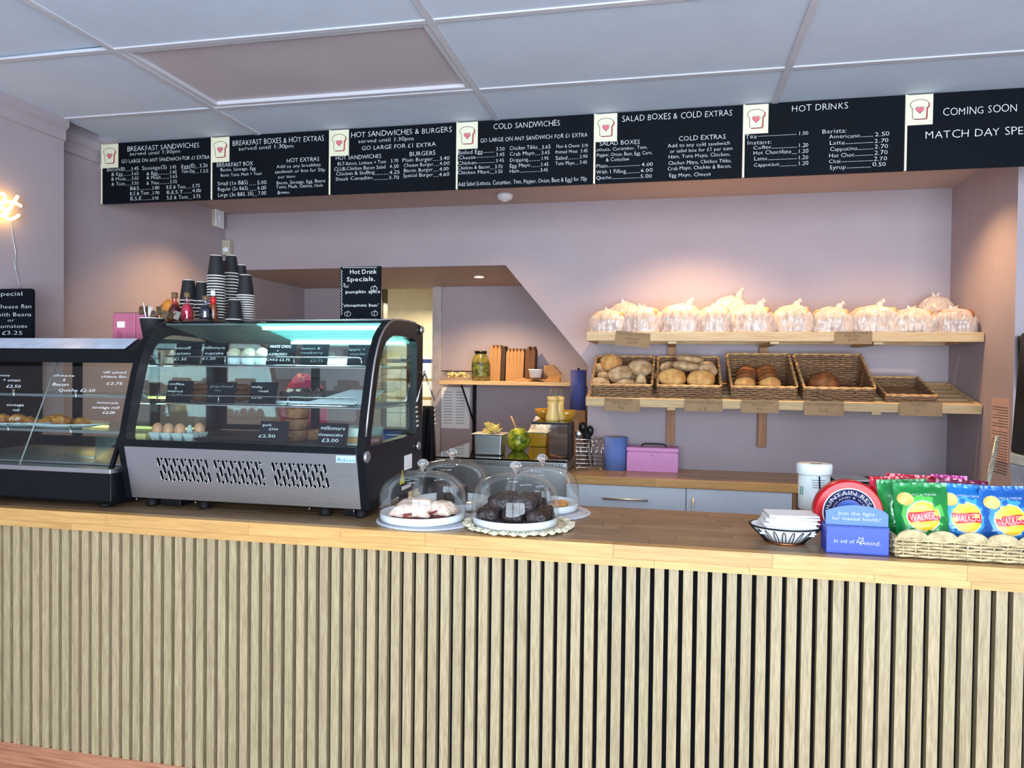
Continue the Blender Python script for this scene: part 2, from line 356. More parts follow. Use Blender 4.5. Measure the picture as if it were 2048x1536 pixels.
# kitchen behind the doorway
cream = mat('cream painted wall', lin(224, 214, 182), .7, var=.04)
struct(MB().box(-3.4, -1.0, 7.0, 7.08, 0, 2.6).box(-1.1, -1.0, 5.6, 7.0, 0, 2.6).build('wall_kitchen', cream))
struct(MB().box(-3.4, -.4, 5.58, 7.1, 2.35, 2.4).build('ceiling', cream))
struct(MB().box(-3.45, -3.35, 5.6, 7.1, 0, 2.4).build('wall_kitchen', cream))
wt = struct(MB().box(-2.9, -1.1, 6.985, 7.0, .9, 1.63).build('wall_tiles', mat('grey grout', lin(150, 146, 140), .8)))
tm = mat('white wall tile', lin(232, 230, 226), .2, var=.05, rnd=.04); tb = mat('blue border tile', lin(52, 70, 140), .2, var=.3, vs=40); tg = mat('gold border tile', lin(186, 150, 80), .3)
for r_, (z0, z1, mt) in enumerate([(.92, 1.06, tm), (1.065, 1.20, tm), (1.205, 1.22, tg), (1.225, 1.385, tm), (1.39, 1.405, tg), (1.41, 1.565, tm), (1.57, 1.60, tb), (1.605, 1.63, tm)]):
    for i in range(6):
        MB().box(-2.78 + i * .16, -2.625 + i * .16, 6.978, 6.99, z0, z1).build('tile', mt, wt, bev=.002)
struct(MB().box(-2.62, -2.5, 6.2, 6.3, 0, 2.35).build('trim_2', mat('dark post', lin(70, 66, 60), .5)))
# bulkhead behind the menu boards and recess soffit
struct(MB().box(XI, 3.2, 3.30, YR, ZS, ZC + .02).build('wall_bulkhead', M['soffit']))
struct(MB().box(XI, XR, YR, YB, ZS, ZS + .04).build('ceiling', M['soffit']))
# cornices
def cornice(x, y0, y1): return struct(MB().prism([(x, ZC), (x + .03, ZC), (x + .03, ZC - .035), (x + .012, ZC - .05), (x + .012, ZC - .095), (x, ZC - .10)], 1, y0, y1).build('trim_3', M['wall']))
cornice(XL, -2.5, 2.93); cornice(XI, 2.935, 3.29)
# front wall with shop window behind the camera
struct(MB().box(-3.0, 3.3, -2.6, -2.5, 0, .3).box(-3.0, 3.3, -2.6, -2.5, 2.4, ZC).box(-3, -2.5, -2.6, -2.5, .3, 2.4).box(3.0, 3.3, -2.6, -2.5, .3, 2.4).build('wall_front', M['wall']))
wf = struct(MB().box(-.65, -.57, -2.58, -2.5, .3, 2.4).box(1.2, 1.28, -2.58, -2.5, .3, 2.4).box(-2.5, 3, -2.58, -2.5, .3, .36).box(-2.5, 3, -2.58, -2.5, 2.34, 2.4).build('window_1', mat('white window frame', lin(230, 230, 232), .4)))
# ceiling grid
GX, GY = -1.977, 2.3127
ce = struct(MB().box(-3.0, 3.3, -2.6, 3.3, ZC + .06, ZC + .1).build('ceiling', M['tile']))
xs = [XL] + [GX + i * 1.2 for i in range(0, 5)] + [3.2]; ys = [-2.5 + .0127] + [GY + j * .6 for j in range(-7, 2)] + [3.30]
tile_mesh = {}
for i in range(len(xs) - 1):
    for j in range(len(ys) - 1):
        x0, x1, y0, y1 = xs[i], xs[i + 1], ys[j], ys[j + 1]
        if i == 1 and abs(y0 - GY) < .01:
            p = MB().box(x0 + .04, x1 - .04, y0 + .04, y1 - .04, ZC + .012, ZC + .02).build('light_panel', M['panel'], ce)
            MB().box(x0 + .012, x0 + .04, y0 + .012, y1 - .012, ZC - .002, ZC + .02).box(x1 - .04, x1 - .012, y0 + .012, y1 - .012, ZC - .002, ZC + .02).box(x0 + .04, x1 - .04, y0 + .012, y0 + .04, ZC - .002, ZC + .02).box(x0 + .04, x1 - .04, y1 - .04, y1 - .012, ZC - .002, ZC + .02).build('panel_frame', M['bar'], p, bev=.004)
            tag(p, 'greyish pink unlit light panel in white frame')
            continue
        k = (round(x1 - x0, 3), round(y1 - y0, 3))
        if k in tile_mesh:
            o = bpy.data.objects.new('ceiling_tile', tile_mesh[k]); C.objects.link(o); o.parent = ce
        else:
            o = MB().box(-.5 * k[0] + .004, .5 * k[0] - .004, -.5 * k[1] + .004, .5 * k[1] - .004, 0, .015).build('ceiling_tile', M['tile'], ce, loc=True); tile_mesh[k] = o.data
        o.location = Vector(((x0 + x1) / 2, (y0 + y1) / 2, ZC)) - wloc(ce)
        if i == 0 and abs(y0 - GY + .6) < .01: o.rotation_euler = (0, -.012, 0); o.location.z += .010
for x in xs[1:-1]: MB().box(x - .013, x + .013, -2.5, 3.3, ZC - .006, ZC).build('grid_bar', M['bar'], ce)
for y in ys[1:-1]: MB().box(XI, 3.2, y - .012, y + .012, ZC - .005, ZC + .001).build('grid_bar', M['bar'], ce)
# ------------------------------------------------------------------ service counter
D, ZT, ZU = 2.148, 1.003, .941
ct = thing('service_counter', 'long serving counter clad in vertical oak slats with black gaps', 'counter', (-.6, D + .3, 0))
MB().box(-2.75, 1.6, D + .014, D + .035, .10, ZU).build('backing_panel', M['backing'], ct)
MB().box(-2.75, 1.6, D + .05, 2.66, 0, ZU).build('carcass', M['black_m'], ct)
MB().box(-2.75, 1.6, D - .004, D + .03, 0, .168).build('plinth_board', M['skirt'], ct, bev=.003)
sm = None; sx = -2.735
k = 0
while sx < 1.58:
    if sm is None:
        o = MB().box(-.0135, .0135, -.013, .011, -.5 * (ZU - .172), .5 * (ZU - .172)).build('slat', M['slat'], ct, loc=True); sm = o.data
    else: o = bpy.data.objects.new('slat', sm); C.objects.link(o); o.parent = ct
    o.location = Vector((sx, D + .003, (ZU + .172) / 2)) - wloc(ct); sx += .04
wk = thing('counter_worktop', 'thick oak butcher block worktop on the slatted counter', 'worktop', (-.6, D + .28, ZU))
def staves(par, x0, x1, y0, rows, rw, z0, z1, mt, l0=.25, l1=.55, name='stave', gap=.0006):
    for r_ in range(rows):
        x = x0 - random.uniform(0, .3)
        while x < x1:
            l = random.uniform(l0, l1); a, b = max(x, x0), min(x + l, x1)
            if b - a > .02: MB().box(a + gap, b - gap, y0 + r_ * rw + gap, y0 + (r_ + 1) * rw - gap, z0, z1 - random.uniform(0, .0004)).build(name, mt, par)
            x += l
staves(wk, -2.75, 1.6, D + .012, 13, .0423, ZU + .004, ZT, M['stave_top'])
# front edge: two courses of short staves
for r_, (z0, z1) in enumerate([(ZU, ZU + .022), (ZU + .022, ZT)]):
    x = -2.75 - random.uniform(0, .3)
    while x < 1.6:
        l = random.uniform(.22, .6); a, b = max(x, -2.75), min(x + l, 1.6)
        if b - a > .02: MB().box(a + .0004, b - .0004, D - .024, D + .012, z0 + .0003, z1 - .0003).build('edge_stave', M['stave'], wk)
        x += l
# ------------------------------------------------------------------ menu boards
YM = 3.27; BW = .6324; BX = -2.866; BZ0, BZ1 = 2.333, 2.64
def lines(o, s, L):
    return [(t, o[0] + a / s, o[0] + b / s, o[1] + y / s, h / s) for t, a, b, y, h in L]
oA, sA = (190, 260), 4.357; oB, sB = (640, 220), 3.7236; oC, sC = (1170, 180), 3.2508; oD, sD = (1700, 160), 4.799
B1 = lines(oA, sA, [("BREAKFAST SANDWICHES", 280, 912, 188, 46), ("served until 1:30pm", 300, 748, 225, 34), ("GO LARGE ON ANY SANDWICH FOR £1 EXTRA", 230, 1000, 292, 34),
 ("Bacon(B)", 103, 265, 362, 34), ("3.45", 312, 385, 355, 34), ("Sausage(S)", 408, 630, 350, 36), ("3.45", 650, 710, 340, 34), ("Egg(E)", 750, 880, 335, 36), ("3.20", 910, 985, 328, 34),
 ("& Egg", 142, 245, 402, 32), ("3.65", 318, 383, 395, 30), ("& Egg", 450, 545, 395, 32), ("3.65", 650, 715, 380, 30), ("Tom Dip", 755, 872, 378, 32), ("1.55", 912, 988, 374, 32),
 ("& Mush", 142, 272, 445, 32), ("3.65", 318, 383, 435, 30), ("& Mush", 450, 575, 432, 32), ("3.65", 652, 718, 420, 30), ("& Tom", 145, 262, 488, 32), ("3.55", 318, 383, 478, 30), ("& Tom", 450, 560, 478, 32), ("3.55", 652, 718, 466, 30),
 ("B&S", 305, 385, 525, 34), ("3.80", 498, 562, 520, 30), ("B,E & Tom", 622, 790, 515, 32), ("3.75", 845, 915, 502, 32), ("B,S & Tom", 305, 475, 570, 34), ("3.90", 500, 562, 562, 30), ("B,E,S,T", 624, 768, 560, 32), ("4.00", 848, 928, 545, 32),
 ("B,S,E", 306, 408, 614, 34), ("3.95", 498, 558, 608, 30), ("S,E & Tom", 626, 810, 606, 34), ("3.75", 852, 922, 596, 32)])
B2 = lines(oA, sA, [("BREAKFAST BOXES & HOT EXTRAS", 1198, 1998, 140, 50), ("served until 1:30pm", 1250, 1735, 180, 36), ("HOT EXTRAS", 1668, 1958, 285, 38), ("BREAKFAST BOX", 1060, 1380, 325, 38), ("Bacon, Sausage, Egg", 1092, 1402, 362, 30),
 ("Beans, Toms, Mush + Toast", 1094, 1455, 408, 28), ("Small (1x B&S)", 1068, 1335, 485, 36), ("5.00", 1412, 1497, 475, 34), ("Regular (2x B&S)", 1068, 1335, 533, 34), ("6.00", 1415, 1495, 522, 34), ("Large (3x B&S, 2E)", 1070, 1385, 583, 34), ("7.00", 1420, 1493, 568, 34),
 ("Add to any breakfast", 1583, 1970, 335, 30), ("sandwich or box for 50p", 1567, 2008, 380, 30), ("per item", 1595, 1748, 422, 26), ("Bacon, Sausage, Egg, Beans", 1580, 2008, 475, 30), ("Toms, Mush, Onions, Hash", 1580, 1988, 512, 30), ("Browns", 1590, 1697, 560, 30)])
B3 = lines(oB, sB, [("HOT SANDWICHES & BURGERS", 228, 983, 208, 42), ("served until 1:30pm", 285, 698, 248, 30), ("GO LARGE FOR £1 EXTRA", 310, 863, 300, 32), ("HOT SANDWICHES", 115, 458, 374, 32), ("BURGERS", 665, 862, 345, 34), ("BLT-Bacon, Lettuce + Tom", 130, 493, 415, 27), ("3.70", 525, 585, 392, 28),
 ("CLUB-Chicken Bacon Salad", 105, 490, 455, 28), ("4.50", 518, 588, 435, 28), ("Chicken & Stuffing", 120, 408, 490, 28), ("4.25", 515, 597, 478, 28), ("Steak Canadian", 115, 393, 528, 28), ("3.70", 512, 592, 518, 28), ("Plain Burger", 612, 838, 388, 30), ("3.40", 888, 965, 375, 28),
 ("Cheese Burger", 622, 845, 426, 28), ("4.00", 890, 965, 412, 28), ("Bacon Burger", 622, 840, 465, 28), ("4.00", 888, 962, 453, 28), ("Special Burger", 618, 843, 503, 28), ("4.60", 885, 965, 494, 28)])
B4 = lines(oB, sB, [("COLD SANDWICHES", 1290, 1790, 145, 44), ("GO LARGE ON ANY SANDWICH FOR £1 EXTRA", 1192, 1993, 243, 32), ("Boiled Egg", 1025, 1212, 333, 33), ("3.20", 1308, 1378, 305, 28), ("Cheese", 1032, 1160, 370, 29), ("3.45", 1310, 1375, 347, 28), ("Chicken", 1025, 1168, 410, 28), ("3.45", 1308, 1372, 390, 27),
 ("Chicken & Bacon", 1025, 1265, 445, 26), ("3.70", 1300, 1362, 436, 27), ("Chicken Mayo", 1025, 1262, 481, 27), ("3.55", 1300, 1362, 472, 26), ("Chicken Tikka", 1412, 1620, 300, 31), ("3.65", 1650, 1718, 290, 30), ("Crab Mayo", 1412, 1597, 343, 30), ("3.45", 1645, 1712, 332, 28), ("Dripping", 1412, 1550, 388, 29), ("1.95", 1645, 1705, 374, 28),
 ("Egg Mayo", 1410, 1568, 430, 29), ("3.45", 1642, 1703, 420, 28), ("Ham", 1410, 1485, 470, 29), ("3.45", 1638, 1700, 460, 28), ("Ham & Cheese", 1760, 1933, 285, 27), ("3.70", 1948, 1995, 278, 26), ("Potted Meat", 1752, 1918, 327, 27), ("3.45", 1940, 1993, 318, 27), ("Salad", 1752, 1843, 373, 29), ("2.90", 1932, 1993, 360, 27), ("Tuna Mayo", 1752, 1898, 412, 27), ("3.45", 1932, 1991, 403, 27),
 ("Add Salad (Lettuce, Cucumber, Tom, Pepper, Onion, Beet & Egg) for 70p", 1030, 1988, 568, 33)])
B5 = lines(oC, sC, [("SALAD BOXES & COLD EXTRAS", 240, 958, 208, 41), ("SALAD BOXES", 93, 358, 363, 30), ("Lettuce, Cucumber, Tom,", 62, 408, 400, 24), ("Pepper, Onion, Beet, Egg, Corn,", 75, 438, 436, 24), ("& Coleslaw", 135, 288, 466, 24), ("Plain", 72, 148, 508, 25), ("4.00", 365, 445, 497, 25), ("With 1 Filling", 72, 265, 547, 26), ("6.00", 362, 440, 535, 25),
 ("Quiche", 72, 172, 583, 24), ("5.00", 358, 436, 573, 25), ("COLD EXTRAS", 608, 915, 333, 32), ("Add to any cold sandwich", 537, 943, 376, 25), ("or salad box for £1 per item", 550, 962, 410, 24), ("Ham, Tuna Mayo, Chicken,", 540, 945, 447, 25), ("Chicken Mayo, Chicken Tikka,", 540, 952, 488, 25), ("Crab Mayo, Chicken & Bacon,", 535, 952, 524, 25), ("Egg Mayo, Cheese", 545, 818, 568, 25)])
B6 = lines(oC, sC, [("HOT DRINKS", 1340, 1712, 143, 44), ("Tea", 1040, 1118, 318, 31), ("1.00", 1385, 1453, 295, 27), ("Instant:", 1052, 1215, 357, 28), ("Coffee", 1092, 1213, 387, 23), ("1.20", 1385, 1453, 373, 27), ("Hot Chocolate", 1092, 1342, 422, 27), ("1.20", 1382, 1452, 412, 27), ("Latte", 1097, 1187, 460, 26), ("1.20", 1382, 1452, 452, 27), ("Cappucino", 1097, 1262, 500, 24), ("1.20", 1382, 1452, 490, 26),
 ("Barista:", 1540, 1702, 285, 30), ("Americano", 1587, 1790, 318, 27), ("2.50", 1883, 1980, 302, 28), ("Latte", 1587, 1690, 358, 27), ("2.70", 1880, 1975, 344, 28), ("Cappucino", 1590, 1770, 398, 26), ("2.70", 1880, 1972, 382, 28), ("Hot Choc", 1583, 1752, 440, 27), ("2.70", 1878, 1970, 422, 28), ("Chai", 1583, 1662, 477, 26), ("2.70", 1875, 1965, 461, 28), ("Syrup", 1588, 1697, 518, 29), ("0.50", 1865, 1958, 498, 28)])
B7 = lines(oD, sD, [("COMING SOON", 885, 1608, 342, 76), ("MATCH DAY SPE", 715, 1668, 568, 78), ("CIALS", 1695, 2000, 522, 78)])
LD = {0: [(57.5, 71, 80.5), (57, 72, 90)] , 5: [(1120, 1375, 302), (1215, 1380, 380), (1345, 1378, 415), (1190, 1378, 455), (1265, 1378, 496), (1792, 1875, 305), (1692, 1875, 350), (1772, 1875, 388), (1755, 1875, 428), (1665, 1872, 468), (1700, 1860, 508)]}
LB3 = [(1215, 1300, 318), (1165, 1305, 355), (1170, 1303, 396), (1268, 1298, 440), (1262, 1298, 474), (1622, 1648, 293), (1600, 1642, 335), (1552, 1640, 380), (1570, 1640, 424), (1487, 1636, 464), (1845, 1928, 366), (1900, 1930, 406), (410, 513, 482), (395, 510, 520), (840, 886, 378), (847, 888, 416), (842, 886, 457), (845, 884, 497)]
LC = [(150, 360, 500), (265, 358, 541), (175, 355, 578)]
LA = [(268, 310, 358), (248, 316, 397), (274, 316, 438), (264, 316, 482), (548, 648, 388), (578, 650, 425), (562, 650, 470), (390, 495, 522), (478, 498, 565), (410, 495, 610), (792, 843, 508), (770, 845, 550), (812, 850, 600), (880, 908, 332), (875, 910, 376), (1340, 1408, 480), (1338, 1412, 527), (1388, 1417, 575)]
heads = ['BREAKFAST SANDWICHES', 'BREAKFAST BOXES & HOT EXTRAS', 'HOT SANDWICHES & BURGERS', 'COLD SANDWICHES', 'SALAD BOXES & COLD EXTRAS', 'HOT DRINKS', 'COMING SOON']
def heart(cx, cz, s, n=26):
    return [(cx + s * 16 * math.sin(t) ** 3 / 17, cz + s * (13 * math.cos(t) - 5 * math.cos(2 * t) - 2 * math.cos(3 * t) - math.cos(4 * t)) / 17) for t in [2 * PI * i / n for i in range(n)]]
def slice_outline(cx, cz, w, h):
    pts = []
    for i in range(13):
        t = PI * i / 12; pts.append((cx + w * math.cos(t), cz + h * .52 + h * .42 * math.sin(t)))
    pts += [(cx - w * .98, cz + h * .3), (cx - w * .78, cz + h * .12), (cx - w * .76, cz - h * .75), (cx - w * .62, cz - h * .92), (cx + w * .62, cz - h * .92), (cx + w * .76, cz - h * .75), (cx + w * .78, cz + h * .12), (cx + w * .98, cz + h * .3)]
    return pts
for i, L in enumerate([B1, B2, B3, B4, B5, B6, B7]):
    x0 = BX + i * BW; x1 = x0 + BW
    t = thing('menu_board', 'blackboard menu headed ' + heads[i] + ', hung under the ceiling', 'menu board', ((x0 + x1) / 2, YM + .01, BZ0), group='row of blackboard menus under the ceiling')
    MB().box(x0 + .008, x1 - .002, YM, YM + .012, BZ0, BZ1).build('panel', M['board'], t)
    MB().box(x0, x0 + .008, YM - .002, YM + .012, BZ0, BZ1).build('edge_strip', M['cream'], t)
    tx = MB()
    for s, a, b, y, h in L: write(tx, s, a, b, y, h, (0, YM, 0))
    LL = [(q, oA, sA) for q in LA if (i == 0 and q[0] < 1000) or (i == 1 and q[0] > 1000)] if i < 2 else [(q, oB, sB) for q in LB3 if (i == 2) == (q[0] < 990)] if i < 4 else [(q, oC, sC) for q in LC] if i == 4 else [(q, oC, sC) for q in LD[5]] if i == 5 else []
    for q, o_, s_ in LL: leader(tx, o_[0] + q[0] / s_, o_[0] + q[1] / s_, o_[1] + q[2] / s_, (0, YM, 0))
    tx.build('lettering', M['chalk'], t)
    sz = .1; st = MB().box(x0 + .002, x0 + .002 + sz, YM - .003, YM, BZ1 - .125, BZ1 - .003).build('logo_sticker', M['cream'], t)
    cx, cz = x0 + .052, BZ1 - .063
    MB().prism([(p[0] + .005, p[1] - .003) for p in slice_outline(cx, cz, .034, .042)], 1, YM - .0036, YM - .003).build('bread_shadow', M['red_ink'], st)
    MB().prism(slice_outline(cx, cz, .034, .042), 1, YM - .0042, YM - .0036).build('bread_outline', M['cream'], st)
    so = [(p[0], YM - .0044, p[1]) for p in slice_outline(cx, cz, .034, .042)]
    MB().tube(so, .0011, 4, True).build('outline', M['ink'], st)
    MB().prism(heart(cx, cz - .002, .016), 1, YM - .0049, YM - .0043).build('heart', M['pink_ink'], st)
    MB().tube([(p[0] + .0015, YM - .005, p[1] + .001) for p in heart(cx, cz - .002, .017)], .0007, 4, True).build('heart_outline', M['ink'], st)
# detector on the soffit, junction boxes
c = P(1010, 388, Z=ZS)
t = thing('smoke_detector', 'small round white detector on the recess soffit below the COLD SANDWICHES board', 'detector', c)
MB().lathe([(.045, -.001), (.048, -.012), (.04, -.03), (.022, -.038)], c).build('body', M['ceramic'], t); MB().lathe([(.016, -.038), (.012, -.044)], c).build('sensor_cap', M['ceramic'], t)
t = thing('junction_box', 'cream square switched outlet box high in the left recess corner', 'outlet', (-2.88, 4.25, 2.42))
ja, jb = P(431, 452, X=-2.87), P(447, 422, X=-2.87)
MB().box(-2.9, -2.873, ja.y, jb.y, ja.z, jb.z).build('back_box', mat('cream plastic', lin(200, 190, 168), .4), t, bev=.004)
MB().box(-2.8735, -2.866, ja.y - .003, jb.y + .003, ja.z - .003, jb.z + .003).build('faceplate', M['ceramic'], t, bev=.003); MB().box(-2.8665, -2.862, (ja.y + jb.y) / 2 - .01, (ja.y + jb.y) / 2 + .01, (ja.z + jb.z) / 2 - .02, (ja.z + jb.z) / 2 + .02).build('switch', M['ceramic'], t, bev=.002)
p = P(448, 495, Y=4.36)
t = thing('motion_sensor', 'small white motion sensor above the tallest cup stacks', 'sensor', (-2.86, 4.36, 2.25))
sa, sb = P(437, 510, Y=4.36), P(459, 479, Y=4.36); MB().box(max(sa.x, -2.899), sb.x, 4.36, 4.408, sa.z, sb.z).build('housing', mat('aged cream plastic', lin(196, 188, 168), .4), t, bev=.006)
MB().ball(((max(sa.x, -2.899) + sb.x) / 2, 4.36, sa.z + .035), .022, .012, .018).build('lens', M['ceramic'], t)
MB().tube([(sa.x + .02, 4.39, sb.z), (sa.x + .018, 4.395, sb.z + .05), (sa.x + .02, 4.39, 2.5)], .003).build('wire', M['wall'], t)
# ------------------------------------------------------------------ neon sign, chalk specials board
neon = glow('warm yellow neon', (1, .58, .12), 11)
def nt(pts, X=XL + .035): return [P(x, y, X=X) for x, y in pts]
def smooth(pts, n=5):
    out = []; m_ = len(pts)
    for i in range(m_ - 1):
        p0, p1, p2, p3 = pts[max(i - 1, 0)], pts[i], pts[i + 1], pts[min(i + 2, m_ - 1)]
        for k in range(n):
            t = k / n; out.append(.5 * ((2 * p1) + (p2 - p0) * t + (2 * p0 - 5 * p1 + 4 * p2 - p3) * t * t + (3 * p1 - p0 - 3 * p2 + p3) * t ** 3))
    return out + [pts[-1]]
t = thing('neon_sign', 'glowing yellow neon script sign at the left edge, over the chalkboard', 'neon sign', P(10, 430, X=XL + .02))
MB().tube(smooth(nt([(35, 392), (28, 405), (18, 420), (12, 434), (20, 439), (32, 434), (38, 430)])), .0065, 8).tube(smooth(nt([(0, 409), (15, 404), (30, 406), (42, 412)])), .0065, 8).build('letter', neon, t)
MB().tube(smooth(nt([(-25, 420), (-10, 395), (2, 387), (10, 392), (8, 402), (-2, 412), (6, 416), (12, 420), (6, 430), (-8, 432)])), .0065, 8).build('letter', neon, t)
MB().tube(smooth(nt([(22, 440), (25, 470), (31, 505), (30, 532), (37, 560), (41, 577)], XL + .004)), .0018, 5).build('cable', M['steel'], t)
cb_y = 2.56
a, b = P(66, 676, Y=cb_y), P(66, 577, Y=cb_y)
t = thing('specials_chalkboard', 'round-cornered chalkboard reading cheese flan with Beans, propped on the left display cabinet', 'chalkboard', (a.x - .12, cb_y, a.z))
x1, z1, z0 = a.x, b.z, 1.607; x0 = XL + .012
r_ = .012; pts = [(x0, z0), (x1, z0), (x1, z1 - r_), (x1 - r_ * .3, z1 - r_ * .3), (x1 - r_, z1), (x0 + r_, z1), (x0 + r_ * .3, z1 - r_ * .3), (x0, z1 - r_)]
MB().prism(pts, 1, cb_y, cb_y + .01).build('slate', M['board'], t)
tx = MB()
for s, a_, b_, y, h in lines((0, 340), 4.096, [("Special", -32, 190, 1032, 36), ("cheese flan", -22, 262, 1135, 34), ("with Beans", -30, 262, 1200, 34), ("or", 62, 122, 1243, 26), ("tomatoes", -18, 228, 1294, 32), ("£3.25", 12, 192, 1350, 34)]):
    write(tx, s, a_, b_, y, h, (0, cb_y, 0))
tx.build('lettering', M['chalk'], t)
# ------------------------------------------------------------------ refrigerated curved glass case
teal = glow('cold white light diffuser', (.5, 1, .96), 3.0)
XA, XB = -1.852, -.985
t = thing('display_fridge', 'black curved-glass countertop display fridge with slotted steel front', 'display fridge', ((XA + XB) / 2, 2.5, ZT))
fr = t
O_ = [(2.222, 1.222), (2.232, 1.28), (2.248, 1.35), (2.267, 1.42), (2.284, 1.48), (2.302, 1.53), (2.322, 1.57), (2.348, 1.608), (2.385, 1.64), (2.425, 1.662), (2.47, 1.676), (2.54, 1.681), (2.62, 1.682), (2.70, 1.680), (2.765, 1.674), (2.79, 1.65), (2.792, 1.5), (2.792, 1.222)]
I_ = [(2.272, 1.245), (2.28, 1.29), (2.296, 1.35), (2.312, 1.41), (2.326, 1.46), (2.342, 1.51), (2.36, 1.545), (2.38, 1.573), (2.405, 1.595), (2.435, 1.61), (2.47, 1.620), (2.54, 1.622), (2.62, 1.620), (2.68, 1.618), (2.712, 1.61), (2.722, 1.585), (2.724, 1.45), (2.722, 1.25)]
def ring2(mb, xa, xb, A, B):
    R = [[(xa, y, z) for y, z in A], [(xb, y, z) for y, z in A], [(xb, y, z) for y, z in B], [(xa, y, z) for y, z in B], [(xa, y, z) for y, z in A]]
    return mb.rings(R, True, False, False, smooth=False)
for xa, xb in ((XA - .026, XA), (XB, XB + .028)):
    e = ring2(MB(), xa, xb, O_, I_).prism([(2.262, 1.035), (2.222, 1.222), (2.792, 1.222), (2.792, 1.035)], 0, xa, xb).build('end_frame', M['black'], t)
    MB().prism([(2.27, 1.24)] + I_[1:-1] + [(2.724, 1.24)], 0, (xa + xb) / 2 - .001, (xa + xb) / 2 + .001).build('side_glass', M['glass_g'], e)
e0 = MB().tube([(XB + .028, y, z) for y, z in O_[1:14]], .004, 6).build('edge_trim', M['steel'], t)
MB().grid(lambda u, v: (XA + u * (XB - XA), *[(1 - (v * 11 - int(min(v * 11, 10)))) * a + (v * 11 - int(min(v * 11, 10))) * b for a, b in zip(O_[int(min(v * 11, 10)) + 0], O_[int(min(v * 11, 10)) + 1])]), 4, 11).build('curved_glass', M['glass_g'], t)
MB().tube([(XA, O_[11][0], O_[11][1]), (XB, O_[11][0], O_[11][1])], .004, 6).build('glass_edge', M['steel'], t)
MB().box(XA, XB, 2.54, 2.79, 1.672, 1.681).build('top_panel', M['black_m'], t)
# underside light unit: perforated reflector and strip
rp_ = [(2.43, 1.656), (2.74, 1.600), (2.74, 1.606), (2.43, 1.662)]
MB().prism(rp_, 0, XA + .005, -1.471).build('reflector', mat('dull inner steel', lin(150, 160, 160), .5, .6), t)
lu = MB().prism(rp_, 0, -1.47, XB).build('lit_panel', mat('lit perforated panel', (.35, .85, .8), .4, emit=.3, var=.02), t)
lu2 = MB().box(-1.46, XB - .01, 2.45, 2.475, 1.640, 1.652).build('light_tube', teal, t); MB().box(-1.46, XB - .01, 2.66, 2.70, 1.596, 1.606).build('light_tube', teal, t)
pf = MB()
for j in range(9):
    for i in range(58):
        x = XB - .012 - i * .0083 - (j % 2) * .004; y = 2.485 + j * .021; zz_ = 1.656 - (y - 2.43) * .181
        pf.prism([(x + .0028 * math.cos(a), y + .006 * math.sin(a)) for a in [PI * k / 3 for k in range(6)]], 2, zz_ - .0015, zz_ - .0004)
pf = pf.build('perforations', mat('teal dark holes', lin(60, 120, 124), .5), t); pf['kind'] = 'stuff'
fl = area('fridge_light', (-1.22, 2.46, 1.632), (.55, 0, 0), .46, .05, 2.6, (.55, 1, .97)); fl.data.spread = 2.6
# deck, base, rear doors
MB().box(XA, XB, 2.232, 2.78, 1.222, 1.236).build('deck', M['black_m'], t, bev=.002)
MB().box(XA, XB, 2.3, 2.79, 1.035, 1.222).build('machine_box', M['black_m'], t)
MB().box(XA, XB, 2.222, 2.236, 1.221, 1.245).build('front_trim', M['black'], t, bev=.002)
MB().box(XA, XB, 2.224, 2.238, 1.216, 1.2215).build('chrome_line', M['chrome'], t)
for q0, q1 in ((XA, XA + .45), (XA + .43, XB)):
    y = 2.775 if q0 == XA else 2.765
    dd = MB().box(q0, q0 + .03, y, y + .01, 1.24, 1.65).box(q1 - .03, q1, y, y + .01, 1.24, 1.65).box(q0, q1, y, y + .01, 1.24, 1.262).box(q0, q1, y, y + .01, 1.63, 1.65).build('rear_door', M['black_m'], t)
    MB().box(q0 + .03, q1 - .03, y + .004, y + .006, 1.262, 1.63).build('pane', M['glass'], dd)
for x in (-1.80, -1.59, -1.13, -1.0):
    MB().lathe([(.017, 0), (.021, .004), (.019, .012), (.014, .035)], (x, 2.30, ZT), 16).build('foot', M['black_m'], t)
    MB().lathe([(.017, 0), (.021, .004), (.019, .012), (.014, .035)], (x, 2.70, ZT), 16).build('foot', M['black_m'], t)
MB().box(-1.76, -1.68, 2.29, 2.36, ZT + .004, 1.036).build('drain_box', M['black'], t, bev=.003); MB().box(-1.06, -1.02, 2.29, 2.36, ZT + .004, 1.036).build('drain_box', M['black'], t, bev=.003)
# slotted steel panel (a flat curve with holes, then tilted into place)
pw, ph = XB - XA, math.hypot(.04, .184)
cu = bpy.data.curves.new('p', 'CURVE'); cu.dimensions = '2D'; cu.fill_mode = 'BOTH'; cu.extrude = .001
def spl(pts):
    s = cu.splines.new('POLY'); s.points.add(len(pts) - 1)
    for q, p in zip(s.points, pts): q.co = (p[0], p[1], 0, 1)
    s.use_cyclic_u = True
spl([(0, 0), (pw, 0), (pw, ph), (0, ph)])
slots = []
for g0, n in ((.125, 13), (.345, 12), (.562, 13)):
    for i in range(n):
        x = g0 + i * .0155
        if i % 2 == 0: sp = [(.152, .118), (.106, .068)]
        else: sp = [(.152, .140), (.128, .090), (.078, .064)]
        for a, b in sp:
            dx = (.152 - (a + b) / 2) * .10
            slots.append((x + dx, a, b))
for x, a, b in slots:
    r_ = .0042; sh = (a - b) * .10
    spl([(x + r_ * math.cos(k * PI / 4), a - r_ + r_ * math.sin(k * PI / 4)) for k in range(5)] + [(x + sh + r_ * math.cos(PI + k * PI / 4), b + r_ + r_ * math.sin(PI + k * PI / 4)) for k in range(5)])
co = bpy.data.objects.new('p', cu); C.objects.link(co); bpy.context.view_layer.update()
